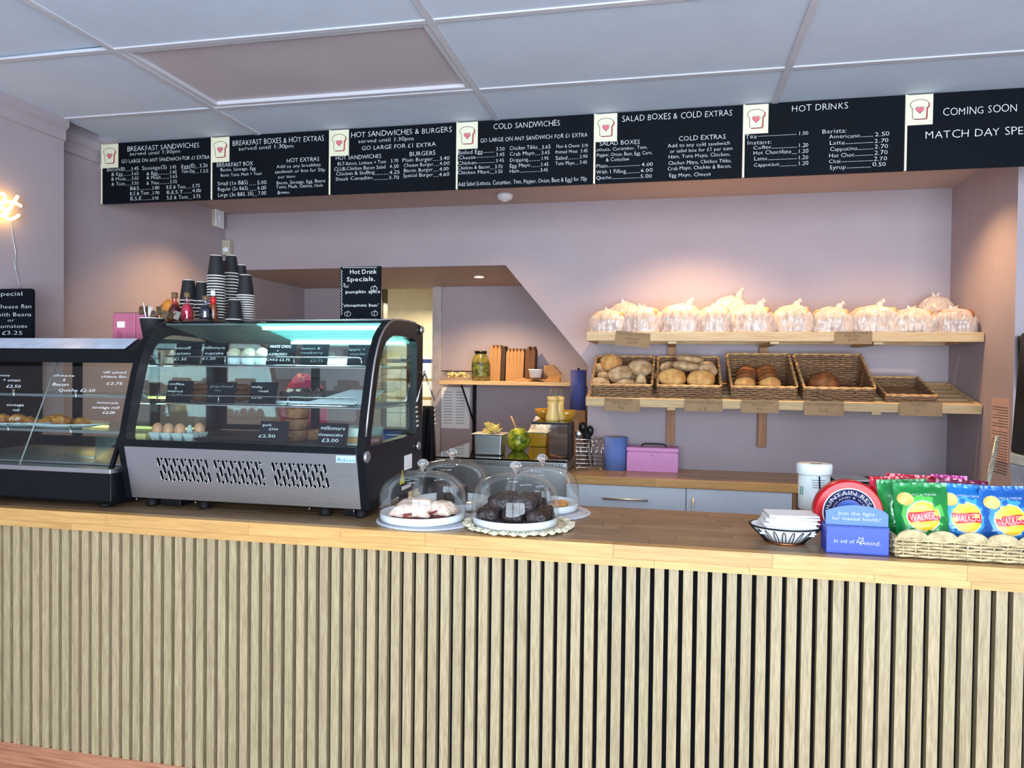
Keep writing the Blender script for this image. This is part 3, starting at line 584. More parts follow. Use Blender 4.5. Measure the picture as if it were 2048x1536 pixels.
me = bpy.data.meshes.new_from_object(co.evaluated_get(bpy.context.evaluated_depsgraph_get())); bpy.data.objects.remove(co)
me.materials.clear(); me.materials.append(M['steel'])
sp_ = bpy.data.objects.new('slotted_panel', me); C.objects.link(sp_); sp_.parent = t; sp_['label'] = 'brushed steel front with three blocks of vent slots'
sp_.location = Vector((XA, 2.262, 1.037)) - wloc(t); sp_.rotation_euler = (PI / 2 + math.atan2(.04, .184), 0, 0)
ut = Vector((0, -.04, .184)).normalized(); nn = Vector((0, -.184, -.04)).normalized()
rim = MB()
for x, a, b in slots:
    sh = (a - b) * .10; r_ = .0046
    L = [(x - r_, a - r_), (x + sh - r_, b + r_), (x + sh, b), (x + sh + r_, b + r_)]
    rim.tube([Vector((XA, 2.262, 1.037)) + Vector((1, 0, 0)) * p[0] + ut * p[1] + nn * .0012 for p in L], .0009, 4)
rim = rim.build('slot_rims', M['chrome'], t); rim['kind'] = 'stuff'
lb = MB(); p0 = Vector((XA, 2.2605, 1.037)) + nn * .0015
q = [Ppl(x, y, p0, nn) for x, y in ((672, 911), (711, 912), (711, 926), (672, 925))]; lb.add(q, [(3, 2, 1, 0)])
lb = lb.build('maker_badge', mat('pale badge', lin(190, 225, 250), .4), t)
tx = MB(); write(tx, "Adexa", 674, 710, 923, 9, p0 + nn * .001, nn, ut); tx.build('badge_lettering', mat('blue print', lin(20, 90, 170), .5), lb)
for x in (-1.835, -1.6, -1.17, -1.01): MB().ball((x, 2.262, 1.03), .003, .003, .003, 8, 6).build('screw', M['chrome'], t)
# side hardware: hinge discs and stickers
for (px, py, rr) in ((731, 914, .02), (834, 892, .017), (841, 660, .016)):
    c = P(px, py, X=XB + .028)
    MB().M
    mb = MB(); mb.rings([[(XB + .028 + dx, c.y + k * rr * math.cos(a), c.z + k * rr * math.sin(a)) for a in [2 * PI * i / 16 for i in range(16)]] for dx, k in ((0, 1), (.008, 1), (.012, .7), (.012, .3))]).build('hinge_disc', M['steel'], t)
for (x0, y0, x1, y1, mt, sh) in ((809, 907, 824, 941, M['paper'], 0), (804, 966, 822, 981, M['paper'], 0)):
    a, b = P(x0, y1, X=XB + .029), P(x1, y0, X=XB + .029); MB().box(XB + .028, XB + .0292, min(a.y, b.y), max(a.y, b.y), a.z, b.z).build('sticker', mt, t)
a = P(804, 965, X=XB + .029)
MB().prism([(a.y - .02, a.z - .005), (a.y + .03, a.z - .005), (a.y + .005, a.z + .045)], 0, XB + .028, XB + .0294).build('warning_triangle', mat('warning yellow', lin(240, 220, 40), .5), t)
# wire shelves
def rack(Yf, pyf, pyr, xr0, xr1, posts):
    z = P(560, pyf, Y=Yf).z; w = MB(); n = 46
    for i in range(n): x = XA + .02 + (XB - XA - .04) * i / (n - 1); w.tube([(x, Yf, z), (x, 2.74, z)], .0013, 4)
    s = MB().tube([(XA + .01, Yf, z), (XB - .005, Yf, z)], .0028, 6).tube([(XA + .01, 2.74, z), (XB - .005, 2.74, z)], .0028, 6).box(XA, XB, Yf + .004, 2.74, z - .008, z - .005).build('shelf', M['chrome'], fr)
    s.data.materials.clear(); s.data.materials.append(M['chrome'])
    w = w.build('shelf_wires', M['chrome'], s); w['kind'] = 'stuff'
    A = P(xr0, pyr, Y=Yf - .005); B = P(xr1, pyr, Y=Yf - .005); zr = (A.z + B.z) / 2
    pts = [(A.x, Yf - .004, z)] + [(A.x, Yf - .004, zr - .008), (A.x + .006, Yf - .004, zr), (B.x - .012, Yf - .004, zr), (B.x - .003, Yf - .004, zr - .004), (B.x, Yf - .004, zr - .012), (B.x, Yf - .004, z)]
    MB().tube(pts, .0028, 6).build('rail', M['chrome'], s)
    for p in posts: X = P(p, pyr, Y=Yf - .004).x; MB().tube([(X, Yf - .004, z), (X, Yf - .004, zr)], .0022, 6).build('rail_post', M['chrome'], s)
    return z + .0015
zs1 = rack(2.42, 731, 714, 326, 723, (450, 588)); zs2 = rack(2.38, 810, 793, 314, 712, (437, 576)); zd = 1.237
# ------------------------------------------------------------------ heated display on the left
wg = glow('warm strip light', (1, .72, .22), 5)
t = thing('heated_display', 'long black display cabinet with slanting glass at the left end of the counter', 'display cabinet', (-2.3, 2.5, ZT))
hx0, hx1 = -2.76, -1.886; hd = t
MB().prism([(2.215, ZT + .012), (2.2, ZT + .025), (2.2, 1.125), (2.78, 1.125), (2.78, ZT + .012)], 0, hx0, hx1).build('base', M['black'], t, bev=.003)
MB().box(hx0, hx1, 2.196, 2.26, 1.125, 1.142).build('sill', M['steel'], t, bev=.002)
for x in (-2.70, -1.94):
    for y in (2.24, 2.72): MB().lathe([(.02, 0), (.02, .014)], (x, y, ZT), 12).build('foot', M['black_m'], t)
MB().prism([(2.36, 1.512), (2.355, 1.560), (2.42, 1.600), (2.45, 1.606), (2.78, 1.606), (2.78, 1.58), (2.42, 1.56), (2.41, 1.512)], 0, hx0, hx1).build('canopy', M['black'], t, bev=.002)
MB().prism([(2.348, 1.5655), (2.352, 1.5635), (2.419, 1.6035), (2.415, 1.6055)], 0, hx0, -1.96).build('silver_band', mat('silver fascia with painted reflection', lin(206, 218, 236), .25), t)  # silver band, with the bright sky and window reflection painted into its pale colour
MB().box(hx0, hx0 + .02, 2.26, 2.78, 1.142, 1.56).box(hx0, hx1, 2.76, 2.78, 1.142, 1.19).build('rear_sill', M['black_m'], t)
gx = P(40, 935, Y=2.215).x
for a, b in ((hx0 + .002, gx - .002), (gx + .002, hx1 - .002)):
    MB().add([(a, 2.215, 1.142), (b, 2.215, 1.142), (b, 2.383, 1.515), (a, 2.383, 1.515)], [(0, 1, 2, 3)]).build('front_glass', M['glass_g'], t)
MB().tube([(gx, 2.214, 1.142), (gx, 2.382, 1.515)], .0026, 6).build('glass_joint', mat('clear joint strip', lin(130, 140, 136), .2), t)
MB().prism([(2.215, 1.142), (2.2, 1.142), (2.366, 1.53), (2.385, 1.53)], 0, hx1 - .012, hx1).build('end_post', M['black'], t)
for q in (-2.55, -2.16): MB().box(q - .02, q + .02, 2.765, 2.78, 1.19, 1.56).build('rear_post', M['black_m'], t)
shz = []
for Yf, py in ((2.40, 790), (2.33, 861)):
    z = P(150, py, Y=Yf).z; shz.append(z)
    s = MB().box(hx0 + .02, hx1 - .014, Yf, 2.74, z - .006, z).build('shelf', M['glass_g'], t)
    MB().box(hx0 + .02, hx1 - .014, Yf - .004, Yf, z - .008, z + .002).build('shelf_edge', M['steel'], s)
    for px in (28, 152) if py < 800 else (17, 142): X = P(px, py, Y=Yf).x; MB().box(X - .003, X + .003, Yf - .006, Yf, z - .008, z + .018).build('clip', M['chrome'], s)
    MB().box(hx1 - .33, hx1 - .03, 2.70, 2.715, z - .022, z - .012).box(hx0 + .3, hx0 + .42, 2.70, 2.715, z - .022, z - .012).build('strip_light', wg, s)
MB().box(hx0 + .02, hx1 - .014, 2.27, 2.75, 1.142, 1.15).build('floor_tray', M['steel'], t, bev=.002)
GL.update(GB)
# price writing on the sloping glass
gp = Vector((0, 2.2145, 1.142)); gn = Vector((0, -.373, .168)).normalized(); gv = Vector((0, .168, .373)).normalized(); tx = MB()
for s, a, b, y, h in lines((0, 640), 5.909, [("cheese", -45, 118, 665, 28), ("+ onion", 30, 243, 725, 38), ("£2.50", 70, 245, 800, 38), ("sausage", 78, 283, 1015, 32), ("roll", 148, 230, 1078, 34), ("£1.50", 105, 230, 1180, 38), ("cheese", 628, 885, 668, 32), ("&", 742, 772, 724, 34), ("Bacon", 615, 812, 778, 40), ("Quiche £2.50", 688, 1125, 845, 40),
    ("old school", 1218, 1495, 632, 34), ("cheese flan", 1195, 1502, 682, 32), ("£2.75", 1255, 1450, 765, 36), ("homemade", 1145, 1400, 988, 28), ("sausage roll", 1088, 1412, 1045, 34), ("£2.00", 1208, 1362, 1108, 34)]):
    write(tx, s, a, b, y, h, gp, gn, gv)
tx.build('glass_lettering', M['chalk'], t)
# ------------------------------------------------------------------ food helpers
def lump(mb, c, rx, ry, rz, amp=.06, fr_=3, seed=0, seg=18, rg=9, z0=-.5):
    o = Vector((seed * 3.1, seed * 1.7, seed * .9))
    return mb.ball(c, rx, ry, rz, seg, rg, lambda p: 1 + amp * noise.noise(p * fr_ + o), z0)
def top(name, mb, mt, label, cat, group=None, **k): return tag(mb.build(name, mt, **k), label, cat, group)
pastry = mat('glazed pastry', lin(228, 150, 56), .4, var=.3, vs=30, bump=.3, bs=70, col2=lin(150, 76, 28))
# plates of pastries in the heated display
for i, (px, w, lab, pl) in enumerate(((-30, .19, 'heap of golden pastries on the plate at the very left of the cabinet', 'white oval plate at the very left inside the slanting cabinet'), (95, .19, 'heap of golden baked pastries on the plate right of the glass joint', 'white oval plate right of the glass joint inside the slanting cabinet'))):
    c = P(px, 857, Y=2.45); z = shz[1]
    if c.x - w < hx0 + .05: c.x = hx0 + .05 + w * .98
    if i: c.x += .075
    c.z = z
    top('plate', MB().lathe([(w * .6, .001), (w * .68, .004), (w * .98, .016), (w, .019), (w * .66, .008), (0, .007)], c, 36, sq=.62), M['ceramic'], pl, 'plate', 'oval plates in the slanting cabinet')
    for k in range(5):
        a = Vector((c.x - .085 + k * .032 + random.uniform(-.006, .006), c.y + random.uniform(-.04, .04), z + .012 + (.012 if k % 2 else 0)))
        top('pastry', lump(MB(), a, .034, .028, .024, .3, 2.5, i * 9 + k), pastry, ['leftmost', 'second', 'middle', 'fourth', 'rightmost'][k] + ' golden pastry on the ' + ['plate at the very left of the cabinet', 'plate right of the glass joint'][i], 'pastry', 'pastries in the slanting cabinet')
c = P(190, 940, Y=2.36); c.z = 1.152
t = thing('cake_slice', 'triangular steel cake server lying in the slanting cabinet', 'server', c)
MB().add([(c.x - .085, c.y + .1, shz[1] - .03), (c.x + .05, c.y + .1, shz[1] - .03), (c.x, c.y, 1.153), (c.x - .003, c.y + .004, 1.153)], [(0, 1, 2, 3)]).build('blade', M['glass'], t, solid=.002)
MB().tube([(c.x, c.y, 1.156), (c.x - .12, c.y + .02, 1.158), (c.x - .16, c.y + .03, 1.158)], .003, 6).build('handle', M['steel'], t)
# ------------------------------------------------------------------ price cards
def card(x0, y0, x1, y1, Y, L, lab, tilt=.02, mt='board', tm='chalk', zbase=None, cat='price card', grp=None, org=None, roll=0, name='price_card'):
    a, b = P(x0, y1, Y=Y), P(x1, y0, Y=Y)
    if zbase is not None: a.z = zbase
    t = thing(name, lab, cat, ((a.x + b.x) / 2, Y, a.z), group=grp)
    if roll: t.rotation_euler = (0, roll, 0)
    MB().add([(a.x, Y, a.z), (b.x, Y, a.z), (b.x, Y + tilt, b.z), (a.x, Y + tilt, b.z), (a.x, Y + .0016, a.z), (b.x, Y + .0016, a.z), (b.x, Y + tilt + .0016, b.z), (a.x, Y + tilt + .0016, b.z)],
        [(0, 1, 2, 3), (7, 6, 5, 4), (1, 5, 6, 2), (4, 0, 3, 7), (0, 4, 5, 1), (3, 2, 6, 7)]).build('card', M[mt], t)
    v = Vector((0, tilt, b.z - a.z)).normalized(); n = Vector((0, -v.z, v.y)); tx = MB()
    for s, p, q, y, h in L: write(tx, s, p, q, y, h, (a.x, Y, a.z), n, v)
    if L: tx.build('lettering', M[tm], t)
    return t
oE, sE = (240, 620), 5.484; oF, sF = (520, 620), 5.486; G_ = 'little blackboard price cards in the curved fridge'
card(347, 686, 398, 729, 2.435, lines(oE, sE, [("biscoff", 605, 775, 430, 30), ("cupcake", 578, 778, 488, 28), ("£1.50", 592, 732, 552, 32)]), 'small blackboard card reading biscoff cupcake, top shelf', zbase=zs1, grp=G_)
card(403, 686, 452, 729, 2.435, lines(oE, sE, [("millionare", 905, 1155, 427, 32), ("cupcake", 932, 1138, 487, 30), ("£1.50", 900, 1052, 545, 30)]), 'small blackboard card reading millionare cupcake, top shelf', zbase=zs1, grp=G_)
card(531, 688, 588, 729, 2.435, lines(oF, sF, [("WHITE CHOC", 105, 348, 415, 32), ("+", 183, 208, 460, 28), ("RASPBERRY", 65, 302, 500, 30), ("CAKE £2.75", 65, 330, 558, 28)]), 'small blackboard card reading white choc raspberry cake', zbase=zs1, grp=G_)
card(600, 688, 654, 731, 2.435, lines(oF, sF, [("lemon &", 460, 665, 435, 28), ("raspberry", 450, 690, 480, 26), ("£2.75", 550, 695, 570, 30)]), 'small blackboard card with faint lemon and raspberry writing', tm='chalk_dim', zbase=zs1, grp=G_)
card(693, 689, 738, 731, 2.435, lines(oF, sF, [("apple +", 975, 1160, 445, 28), ("crumble", 985, 1160, 495, 26)]), 'small blackboard card with faint apple crumble writing, far right', tm='chalk_dim', zbase=zs1, grp=G_)
card(330, 762, 381, 806, 2.395, lines(oE, sE, [("coffee", 540, 712, 822, 28), ("&", 602, 625, 866, 28), ("walnut", 518, 692, 900, 28), ("£2.75", 545, 685, 940, 22)]), 'small blackboard card reading coffee and walnut, middle shelf', zbase=zs2, grp=G_)
card(411, 765, 468, 806, 2.395, lines(oE, sE, [("gingerbread", 988, 1240, 848, 30), ("man", 1035, 1115, 890, 24), ("£1.50", 965, 1100, 955, 24)]), 'small blackboard card reading gingerbread man, middle shelf', tm='chalk_dim', zbase=zs2, grp=G_)
card(496, 765, 551, 806, 2.395, lines(oE, sE, [("rocky", 1440, 1565, 855, 30), ("road", 1520, 1628, 900, 28), ("£2.50", 1440, 1560, 970, 22)]), 'small blackboard card reading rocky road, middle shelf', zbase=zs2, grp=G_)
card(516, 844, 573, 884, 2.30, lines(oF, sF, [("pork", 30, 128, 1275, 32), ("pies", 100, 202, 1316, 30), ("£2.50", -20, 172, 1395, 34)]), 'small blackboard card reading pork pies, bottom deck', zbase=zd, grp=G_)
card(634, 848, 693, 890, 2.29, lines(oF, sF, [("millionare", 665, 940, 1312, 42), ("cheesecake", 637, 912, 1380, 34), ("£3.00", 675, 865, 1447, 40)]), 'small blackboard card reading millionare cheesecake, bottom deck', zbase=zd, grp=G_)
# ------------------------------------------------------------------ food in the fridge
icing = mat('pale buttercream', lin(226, 206, 176), .6, var=.2, vs=40, bump=.4, bs=90); paperc = mat('white cake case', lin(226, 236, 236), .6)
for k, (px, lab) in enumerate(((468, 'cupcake with pale swirl in a white case, left of three'), (497, 'cupcake with pale swirl in a white case, middle of three'), (524, 'cupcake with pale swirl in a white case, nearest white choc card'))):
    c = P(px, 712, Y=2.47 + .02 * (k == 2)); c.z = zs1
    t = thing('cupcake', lab, 'cupcake', c, group='cupcakes on the top shelf')
    cs = MB(); n = 36
    cs.rings([[(c.x + (r + .0012 * (j % 2)) * math.cos(2 * PI * j / n), c.y + (r + .0012 * (j % 2)) * math.sin(2 * PI * j / n), c.z + z) for j in range(n)] for r, z in ((.021, .001), (.029, .034))], True, True, True, False).build('paper_case', paperc, t)
    mb = MB(); mb.ball((c.x, c.y, c.z + .03), .029, .029, .034, 24, 10, lambda p: 1 + .14 * math.sin(p.z * 9 + math.atan2(p.y, p.x)) * (1 - abs(p.z)) + .1 * noise.noise(p * 4), 0).build('swirl', icing, t)
for k, (px, py, Y, lab) in enumerate(((337, 705, 2.46, 'cream wedge of cake beside the biscoff card'), (399, 705, 2.47, 'cream wedge of cake between the two cupcake cards'))):
    c = P(px, py, Y=Y); c.z = zs1
    top('cake_wedge', MB().prism([(c.x - .022, c.z), (c.x + .02, c.z), (c.x + .018, c.z + .055), (c.x + .006, c.z + .05)], 1, c.y, c.y + .08), icing, lab, 'cake', bev=.002)
c = P(674, 716, Y=2.50); c.z = zs1
top('iced_cake_block', MB().box(c.x - .05, c.x + .05, c.y, c.y + .12, c.z, c.z + .034), mat('white icing', lin(196, 196, 190), .6), 'white iced cake block between the two faint cards', 'cake', bev=.006)
c = P(600, 800, Y=2.47); c.z = zs2
mb = MB().box(c.x - .085, c.x + .085, c.y, c.y + .16, c.z + .012, c.z + .052)
t = thing('rocky_road_slab', 'dark chocolate rocky road slab beside the rocky road card', 'cake', c)
MB().box(c.x - .085, c.x + .085, c.y, c.y + .16, c.z + .011, c.z + .044).build('slab', M['choc'], t, bev=.004)
for i in range(26):
    MB_ = lump(MB(), (c.x + random.uniform(-.08, .08), c.y + random.uniform(.0, .15), c.z + .046), .011, .01, .009, .4, 3, i, 8, 5).build('chunk', M['choc'] if i % 3 else icing, t)
top('silver_dish', MB().prism([(c.x - .1, c.z), (c.x + .11, c.z), (c.x + .125, c.z + .010), (c.x - .115, c.z + .010)], 1, c.y - .015, c.y + .17), M['ceramic'], 'white shallow dish under the rocky road slab', 'dish', bev=.002)
a = P(602, 802, Y=2.41)
top('paper_sheet', MB().add([(a.x, 2.41, zs2 + .004), (a.x + .26, 2.41, zs2 + .006), (a.x + .25, 2.58, zs2 + .05), (a.x + .13, 2.55, zs2 + .052), (a.x + .05, 2.44, zs2 + .018)], [(0, 1, 2, 3, 4)]), M['paper'], 'sheet of white paper folded over the middle shelf', 'paper', solid=.002)
bun = M['bread']
for k, (px, Y, w) in enumerate(((398, 2.5, .03), (484, 2.55, .035))):
    c = P(px, 790, Y=Y); c.z = zs2
    for j in range(3): top('cake_slice', lump(MB(), (c.x, c.y, c.z + .012 + j * .021), w, .04, .013, .2, 3, k * 4 + j, z0=-.8), M['bread_d'], ['bottom', 'middle', 'top'][j] + ' brown slice of the stack ' + ['left of the gingerbread card', 'left of the rocky road card'][k], 'cake')
for k, (px, py, Y) in enumerate(((592, 872, 2.46), (632, 872, 2.52))):
    c = P(px, py, Y=Y)
    for j in range(3 if k == 0 else 1):
        z = zd + j * .041; t = thing('pork_pie', ['bottom', 'middle', 'top'][j] + ' pork pie of the stack right of the pork pies card' if k == 0 else 'single pork pie standing behind the cheesecake card', 'pie', (c.x + j * .003, c.y, z), group='pork pies on the bottom deck'); pie = bpy.data.materials.get('brown pie crust') or mat('brown pie crust', lin(168, 112, 66), .6, var=.3, vs=40, bump=.4, bs=60, col2=lin(112, 66, 36))
        MB().lathe([(.036, 0), (.039, .003), (.041, .028), (.043, .034), (.040, .038), (.03, .036), (0, .039)], (c.x + j * .003, c.y, z), 28).build('crust', pie, t)
        cr = MB().tube([(c.x + j * .003 + (.041 + .002 * (i % 2)) * math.cos(i * PI / 16), c.y + (.041 + .002 * (i % 2)) * math.sin(i * PI / 16), z + .035) for i in range(32)], .003, 5, True).build('crimped_edge', pie, t)
c = P(735, 880, Y=2.42); c.z = zd
t = thing('cheesecake', 'white topped cheesecake on crumb base at the right of the fridge', 'cake', c)
MB().box(-1.165, -1.0, 2.36, 2.5, zd + .006, zd + .026).build('crumb_base', M['bread'], t, bev=.004); MB().box(-1.163, -1.002, 2.362, 2.498, zd + .026, zd + .058).build('cream_layer', mat('cream topping', lin(236, 240, 226), .5, bump=.2), t, bev=.006)
MB().box(-1.18, -.99, 2.345, 2.515, zd, zd + .006).build('cake_board', M['ceramic'], t, bev=.002)
# eggs
grey = mat('moulded egg carton pulp', lin(186, 192, 188), .9, var=.08, bump=.4, bs=160); ex0 = P(297, 875, Y=2.28).x
t = thing('egg_carton', 'open grey moulded pulp carton holding brown eggs', 'egg carton', (ex0 + .09, 2.33, zd))
for i in range(4):
    for j in range(2):
        MB().frus(ex0 + i * .045 + .008, ex0 + i * .045 + .036, 2.285 + j * .046, 2.313 + j * .046, zd, ex0 + i * .045, ex0 + i * .045 + .045, 2.276 + j * .046, 2.322 + j * .046, zd + .03).build('cell', grey, t, bev=.003)
for i in range(3): MB().lathe([(.014, .026), (.007, .05), (.005, .056)], (ex0 + .045 * (i + 1), 2.322, zd), 10).build('peak', grey, t)
egg = mat('brown egg shell', lin(204, 142, 104), .45, var=.08, vs=60)
for k, (i, j) in enumerate(((0, 0), (1, 0), (2, 0), (3, 1))):
    c = (ex0 + i * .045 + .0225, 2.299 + j * .046, zd + .04)
    top('egg', MB().ball(c, .0195, .0195, .026, 20, 12, lambda p: 1 - .08 * p.z), egg, ['leftmost brown egg in the grey carton', 'second brown egg from the left in the carton', 'third brown egg from the left in the carton', 'brown egg in the back row of the carton'][k], 'egg', 'brown eggs in the carton')
a = P(284, 880, Y=2.29)
top('butter_pack', MB().box(a.x - .025, a.x + .02, 2.28, 2.34, zd, zd + .024), mat('pale yellow wrapper', lin(222, 206, 130), .5), 'small pale yellow block left of the egg carton', 'packet', bev=.003)
top('black_tray', MB().frus(ex0 + .19, ex0 + .46, 2.3, 2.5, zd, ex0 + .17, ex0 + .48, 2.28, 2.52, zd + .014), M['black_m'], 'empty black tray right of the egg carton', 'tray', bev=.002)
# ------------------------------------------------------------------ cups
cupb = mat('black ripple card', lin(22, 22, 26), .7, var=.1); cupr = mat('cup rim white', lin(236, 230, 222), .6)
def cup_mesh(full=True, s=1.0):
    mb = MB(); n = 20; R0, R1, h = .041 * s, .028 * s, .105 * s
    mb.mat = 0
    mb.lathe([(R0, .004), (R1, h - .003)], (0, 0, 0), n, False, False)
    mb.mat = 1
    mb.lathe([(R0 - .002, .001), (R0 + .0015, 0), (R0 + .0025, .002), (R0 + .0015, .0045), (R0 - .001, .0045)], (0, 0, 0), n, False, False)
    mb.lathe([(R1, h - .003), (R1 - .001, h), (R1 - .004, h), (R1 - .005, h - .005), (0, h - .005)], (0, 0, 0), n, False, False)
    return mb
cm = {}
ORD = 'second third fourth fifth sixth seventh eighth ninth tenth eleventh twelfth thirteenth fourteenth fifteenth sixteenth seventeenth'.split()
def stack(px, ptop, pbase, Y, wpx, n, lab, grp):
    b = P(px, pbase, Y=Y); tp = P(px, ptop, Y=Y); s = (wpx / 2 / FPX * (b - CAM).dot(FW)) / .042
    zb = 1.6822 if Y > 2.42 else 1.607
    h = .105 * s; pitch = (tp.z - zb - h) / max(n - 1, 1)
    k = round(s, 2)
    if k not in cm:
        o = cup_mesh(True, s).build('paper_cup', [cupb, cupr], loc=True); cm[k] = o.data; bpy.data.objects.remove(o)
    for i in range(n):
        if i < n - 1:
            o = bpy.data.objects.new('paper_cup', cm[k]); C.objects.link(o)
            tag(o, ORD[n - 2 - i] + ' cup from the top of the ' + lab, 'cup', 'black cups nested in the ' + lab)
        else:
            kk = ('top', k)
            if kk not in cm:
                a = MB(); R0, R1, hh = .041 * s, .028 * s, .105 * s
                a.lathe([(R0, .004), (R1, hh - .003)], (0, 0, 0), 28, False, False); a = a.build('x', cupb, loc=True)
                r = MB().lathe([(R0 - .002, .001), (R0 + .0015, 0), (R0 + .0025, .002), (R0 + .0015, .0045), (R0 - .001, .0045)], (0, 0, 0), 28, False, False).build('x', cupr, loc=True)
                c_ = MB().lathe([(R1, hh - .003), (R1 - .001, hh), (R1 - .004, hh), (R1 - .005, hh - .005), (0, hh - .005)], (0, 0, 0), 28, False, False).build('x', cupr, loc=True)
                cm[kk] = (a.data, r.data, c_.data)
                for q in (a, r, c_): bpy.data.objects.remove(q)
            o = thing('paper_cup', 'topmost upside-down black paper cup of the ' + lab, 'cup')
            for nm, me in zip(('sleeve', 'rim', 'cup_base'), cm[kk]):
                q = bpy.data.objects.new(nm, me); C.objects.link(q); q.parent = o
        o.location = (b.x + random.uniform(-.0008, .0008), Y + random.uniform(-.0008, .0008), zb + i * pitch)
stack(432, 511, 648, 2.60, 34, 17, 'tall front cup stack below the motion sensor', '')
stack(462, 511, 648, 2.72, 30, 17, 'tall cup stack directly right of the tallest', '')
stack(447, 520, 648, 2.745, 26, 17, 'cup stack half hidden between the tallest two', '')
stack(491, 550, 648, 2.62, 34, 12, 'rightmost cup stack on the fridge', '')
stack(482, 530, 648, 2.745, 26, 15, 'back right cup stack, mostly hidden', '')
stack(469, 609, 648, 2.55, 33, 2, 'short cup pair before the rightmost stacks', '')
stack(377, 560, 648, 2.70, 34, 7, 'cup stack behind the red syrup bottles', '')
stack(404, 564, 648, 2.72, 32, 7, 'cup stack behind the dark syrup bottle', '')
# syrup bottles on the fridge
def bottle(px, ptop, pbase, Y, wpx, col, capc, lab, labc, mid=None):
    b = P(px, pbase, Y=Y); tp = P(px, ptop, Y=Y); b.z = 1.6822; h = tp.z - b.z; r = wpx / 2 / FPX * (b - CAM).dot(FW)
    t = thing('syrup_bottle', lab, 'bottle', b)
    MB().lathe([(r * .9, 0), (r, .004), (r * 1.02, h * .12), (r * .95, h * .3), (r, h * .36), (r * .8, h * .5), (r * .4, h * .62), (r * .38, h * .8), (r * .42, h * .82)], b, 24, True, False).build('body', glass('tinted bottle glass ' + lab[:6] + str(px), col, .06), t)
    MB().lathe([(r * .86, .003), (r * .95, h * .12), (r * .9, h * .3), (r * .94, h * .36), (r * .7, h * .5), (r * .34, h * .6)], b, 20).build('syrup', mat('syrup ' + str(px), labc, .15, var=.05), t)
    MB().lathe([(r * .46, h * .82), (r * .5, h * .83), (r * .48, h), (0, h)], b, 20).build('cap', capc, t)
    rb = MB()
    for i in range(12): a = 2 * PI * i / 12; rb.tube([(b.x + r * 1.0 * math.cos(a), b.y + r * 1.0 * math.sin(a), b.z + h * .08), (b.x + r * .96 * math.cos(a), b.y + r * .96 * math.sin(a), b.z + h * .34)], .0012, 4)
    rb = rb.build('glass_ribs', M['glass'], t); rb['kind'] = 'stuff'
    if mid: MB().lathe([(r * .62, h * .55), (r * .62, h * .78)], b, 20).build('neck_label', mid, t)
    return t
brn = mat('brown bottle cap', lin(120, 92, 60), .6)
bottle(349, 585, 640, 2.66, 24, (.9, .5, .5), brn, 'leftmost syrup bottle, dark red syrup, brown cap', lin(96, 12, 26))
bottle(374, 585, 641, 2.60, 24, (.98, .7, .76), brn, 'second syrup bottle, pinkish red syrup, brown cap', lin(200, 60, 96))
bottle(411, 592, 644, 2.51, 26, (.75, .8, .9), brn, 'dark blue-black syrup bottle in front of the tallest cup stack', lin(14, 20, 36))
bottle(426, 581, 646, 2.545, 18, (.95, .8, .7), M['ceramic'], 'slim syrup bottle with white cap and red neck label', lin(150, 80, 40), mat('red label', lin(214, 40, 44), .5))
og = mat('orange foil bag', lin(232, 150, 60), .4, var=.15, bump=.4, bs=40)
for px, w, lab in ((341, 20, 'orange bag behind the leftmost syrup bottle'), (386, 20, 'orange bag right behind the second syrup bottle')):
    c = P(px, 612, Y=2.71); c.z = 1.6822
    top('snack_bag', lump(MB(), (c.x, c.y, c.z + .04), .045, .025, .06, .3, 3, px, z0=-.66), og, lab, 'bag')
# items on the heated display
for px0, px1, lab in ((225, 271, 'pink carton with a small white label on the left display cabinet'), (271, 288, 'narrow pink carton half hidden behind the black straw pot')):
    a, b = P(px0, 676, Y=2.55), P(px1, 626, Y=2.55); a.z = 1.606
    t = thing('pink_carton', lab, 'box', ((a.x + b.x) / 2, 2.58, a.z)); pk = mat('pink printed carton', lin(184, 98, 124), .45, var=.05)
    MB().box(a.x, b.x - .002, 2.55, 2.64, a.z, b.z).build('carton', pk, t, bev=.004)
    MB().box(a.x + .003, b.x - .005, 2.553, 2.637, b.z, b.z + .004).build('clear_lid', M['glass'], t)
    if px0 == 225:
        q = P(234, 655, Y=2.548), P(249, 643, Y=2.548); MB().box(q[0].x, q[1].x, 2.5485, 2.55, q[0].z, q[1].z).build('label_sticker', M['paper'], t)
        ln = MB()
        for i in range(5): z = a.z + .008 + i * .006; ln.box(q[0].x, q[0].x + .022 - (i % 2) * .005, 2.5488, 2.55, z, z + .002)
        ln = ln.build('print_lines', mat('dark pink print', lin(150, 50, 84), .6), t); ln['kind'] = 'stuff'
c = P(304, 676, Y=2.47); c.z = 1.606; tpz = P(304, 637, Y=2.47).z
t = thing('straw_pot', 'black paper cup holding white straws and dark sachets', 'pot', c); hh = tpz - c.z
MB().lathe([(.030, 0), (.044, hh)], c, 28, True, False).build('cup', cupb, t); MB().tube([(c.x + .044 * math.cos(i * PI / 14), c.y + .044 * math.sin(i * PI / 14), tpz) for i in range(28)], .0018, 6, True).build('rim', cupr, t)
for i, dx in enumerate((-.03, -.018, -.014, -.009)):
    top('paper_straw', MB().tube([(c.x - .014 + i * .004, c.y, c.z + .01), (c.x + dx - .008 * (i == 0), c.y + .004 * i, tpz + .062 - .016 * (i > 0))], .0028, 8), cupr, ['leaning white straw', 'second white straw', 'third white straw', 'rightmost white straw'][i] + ' in the black pot', 'straw', 'white straws in the black pot')
sach = mat('black and gold sachet', lin(24, 18, 14), .3, var=.4, vs=60, col2=lin(110, 82, 44))
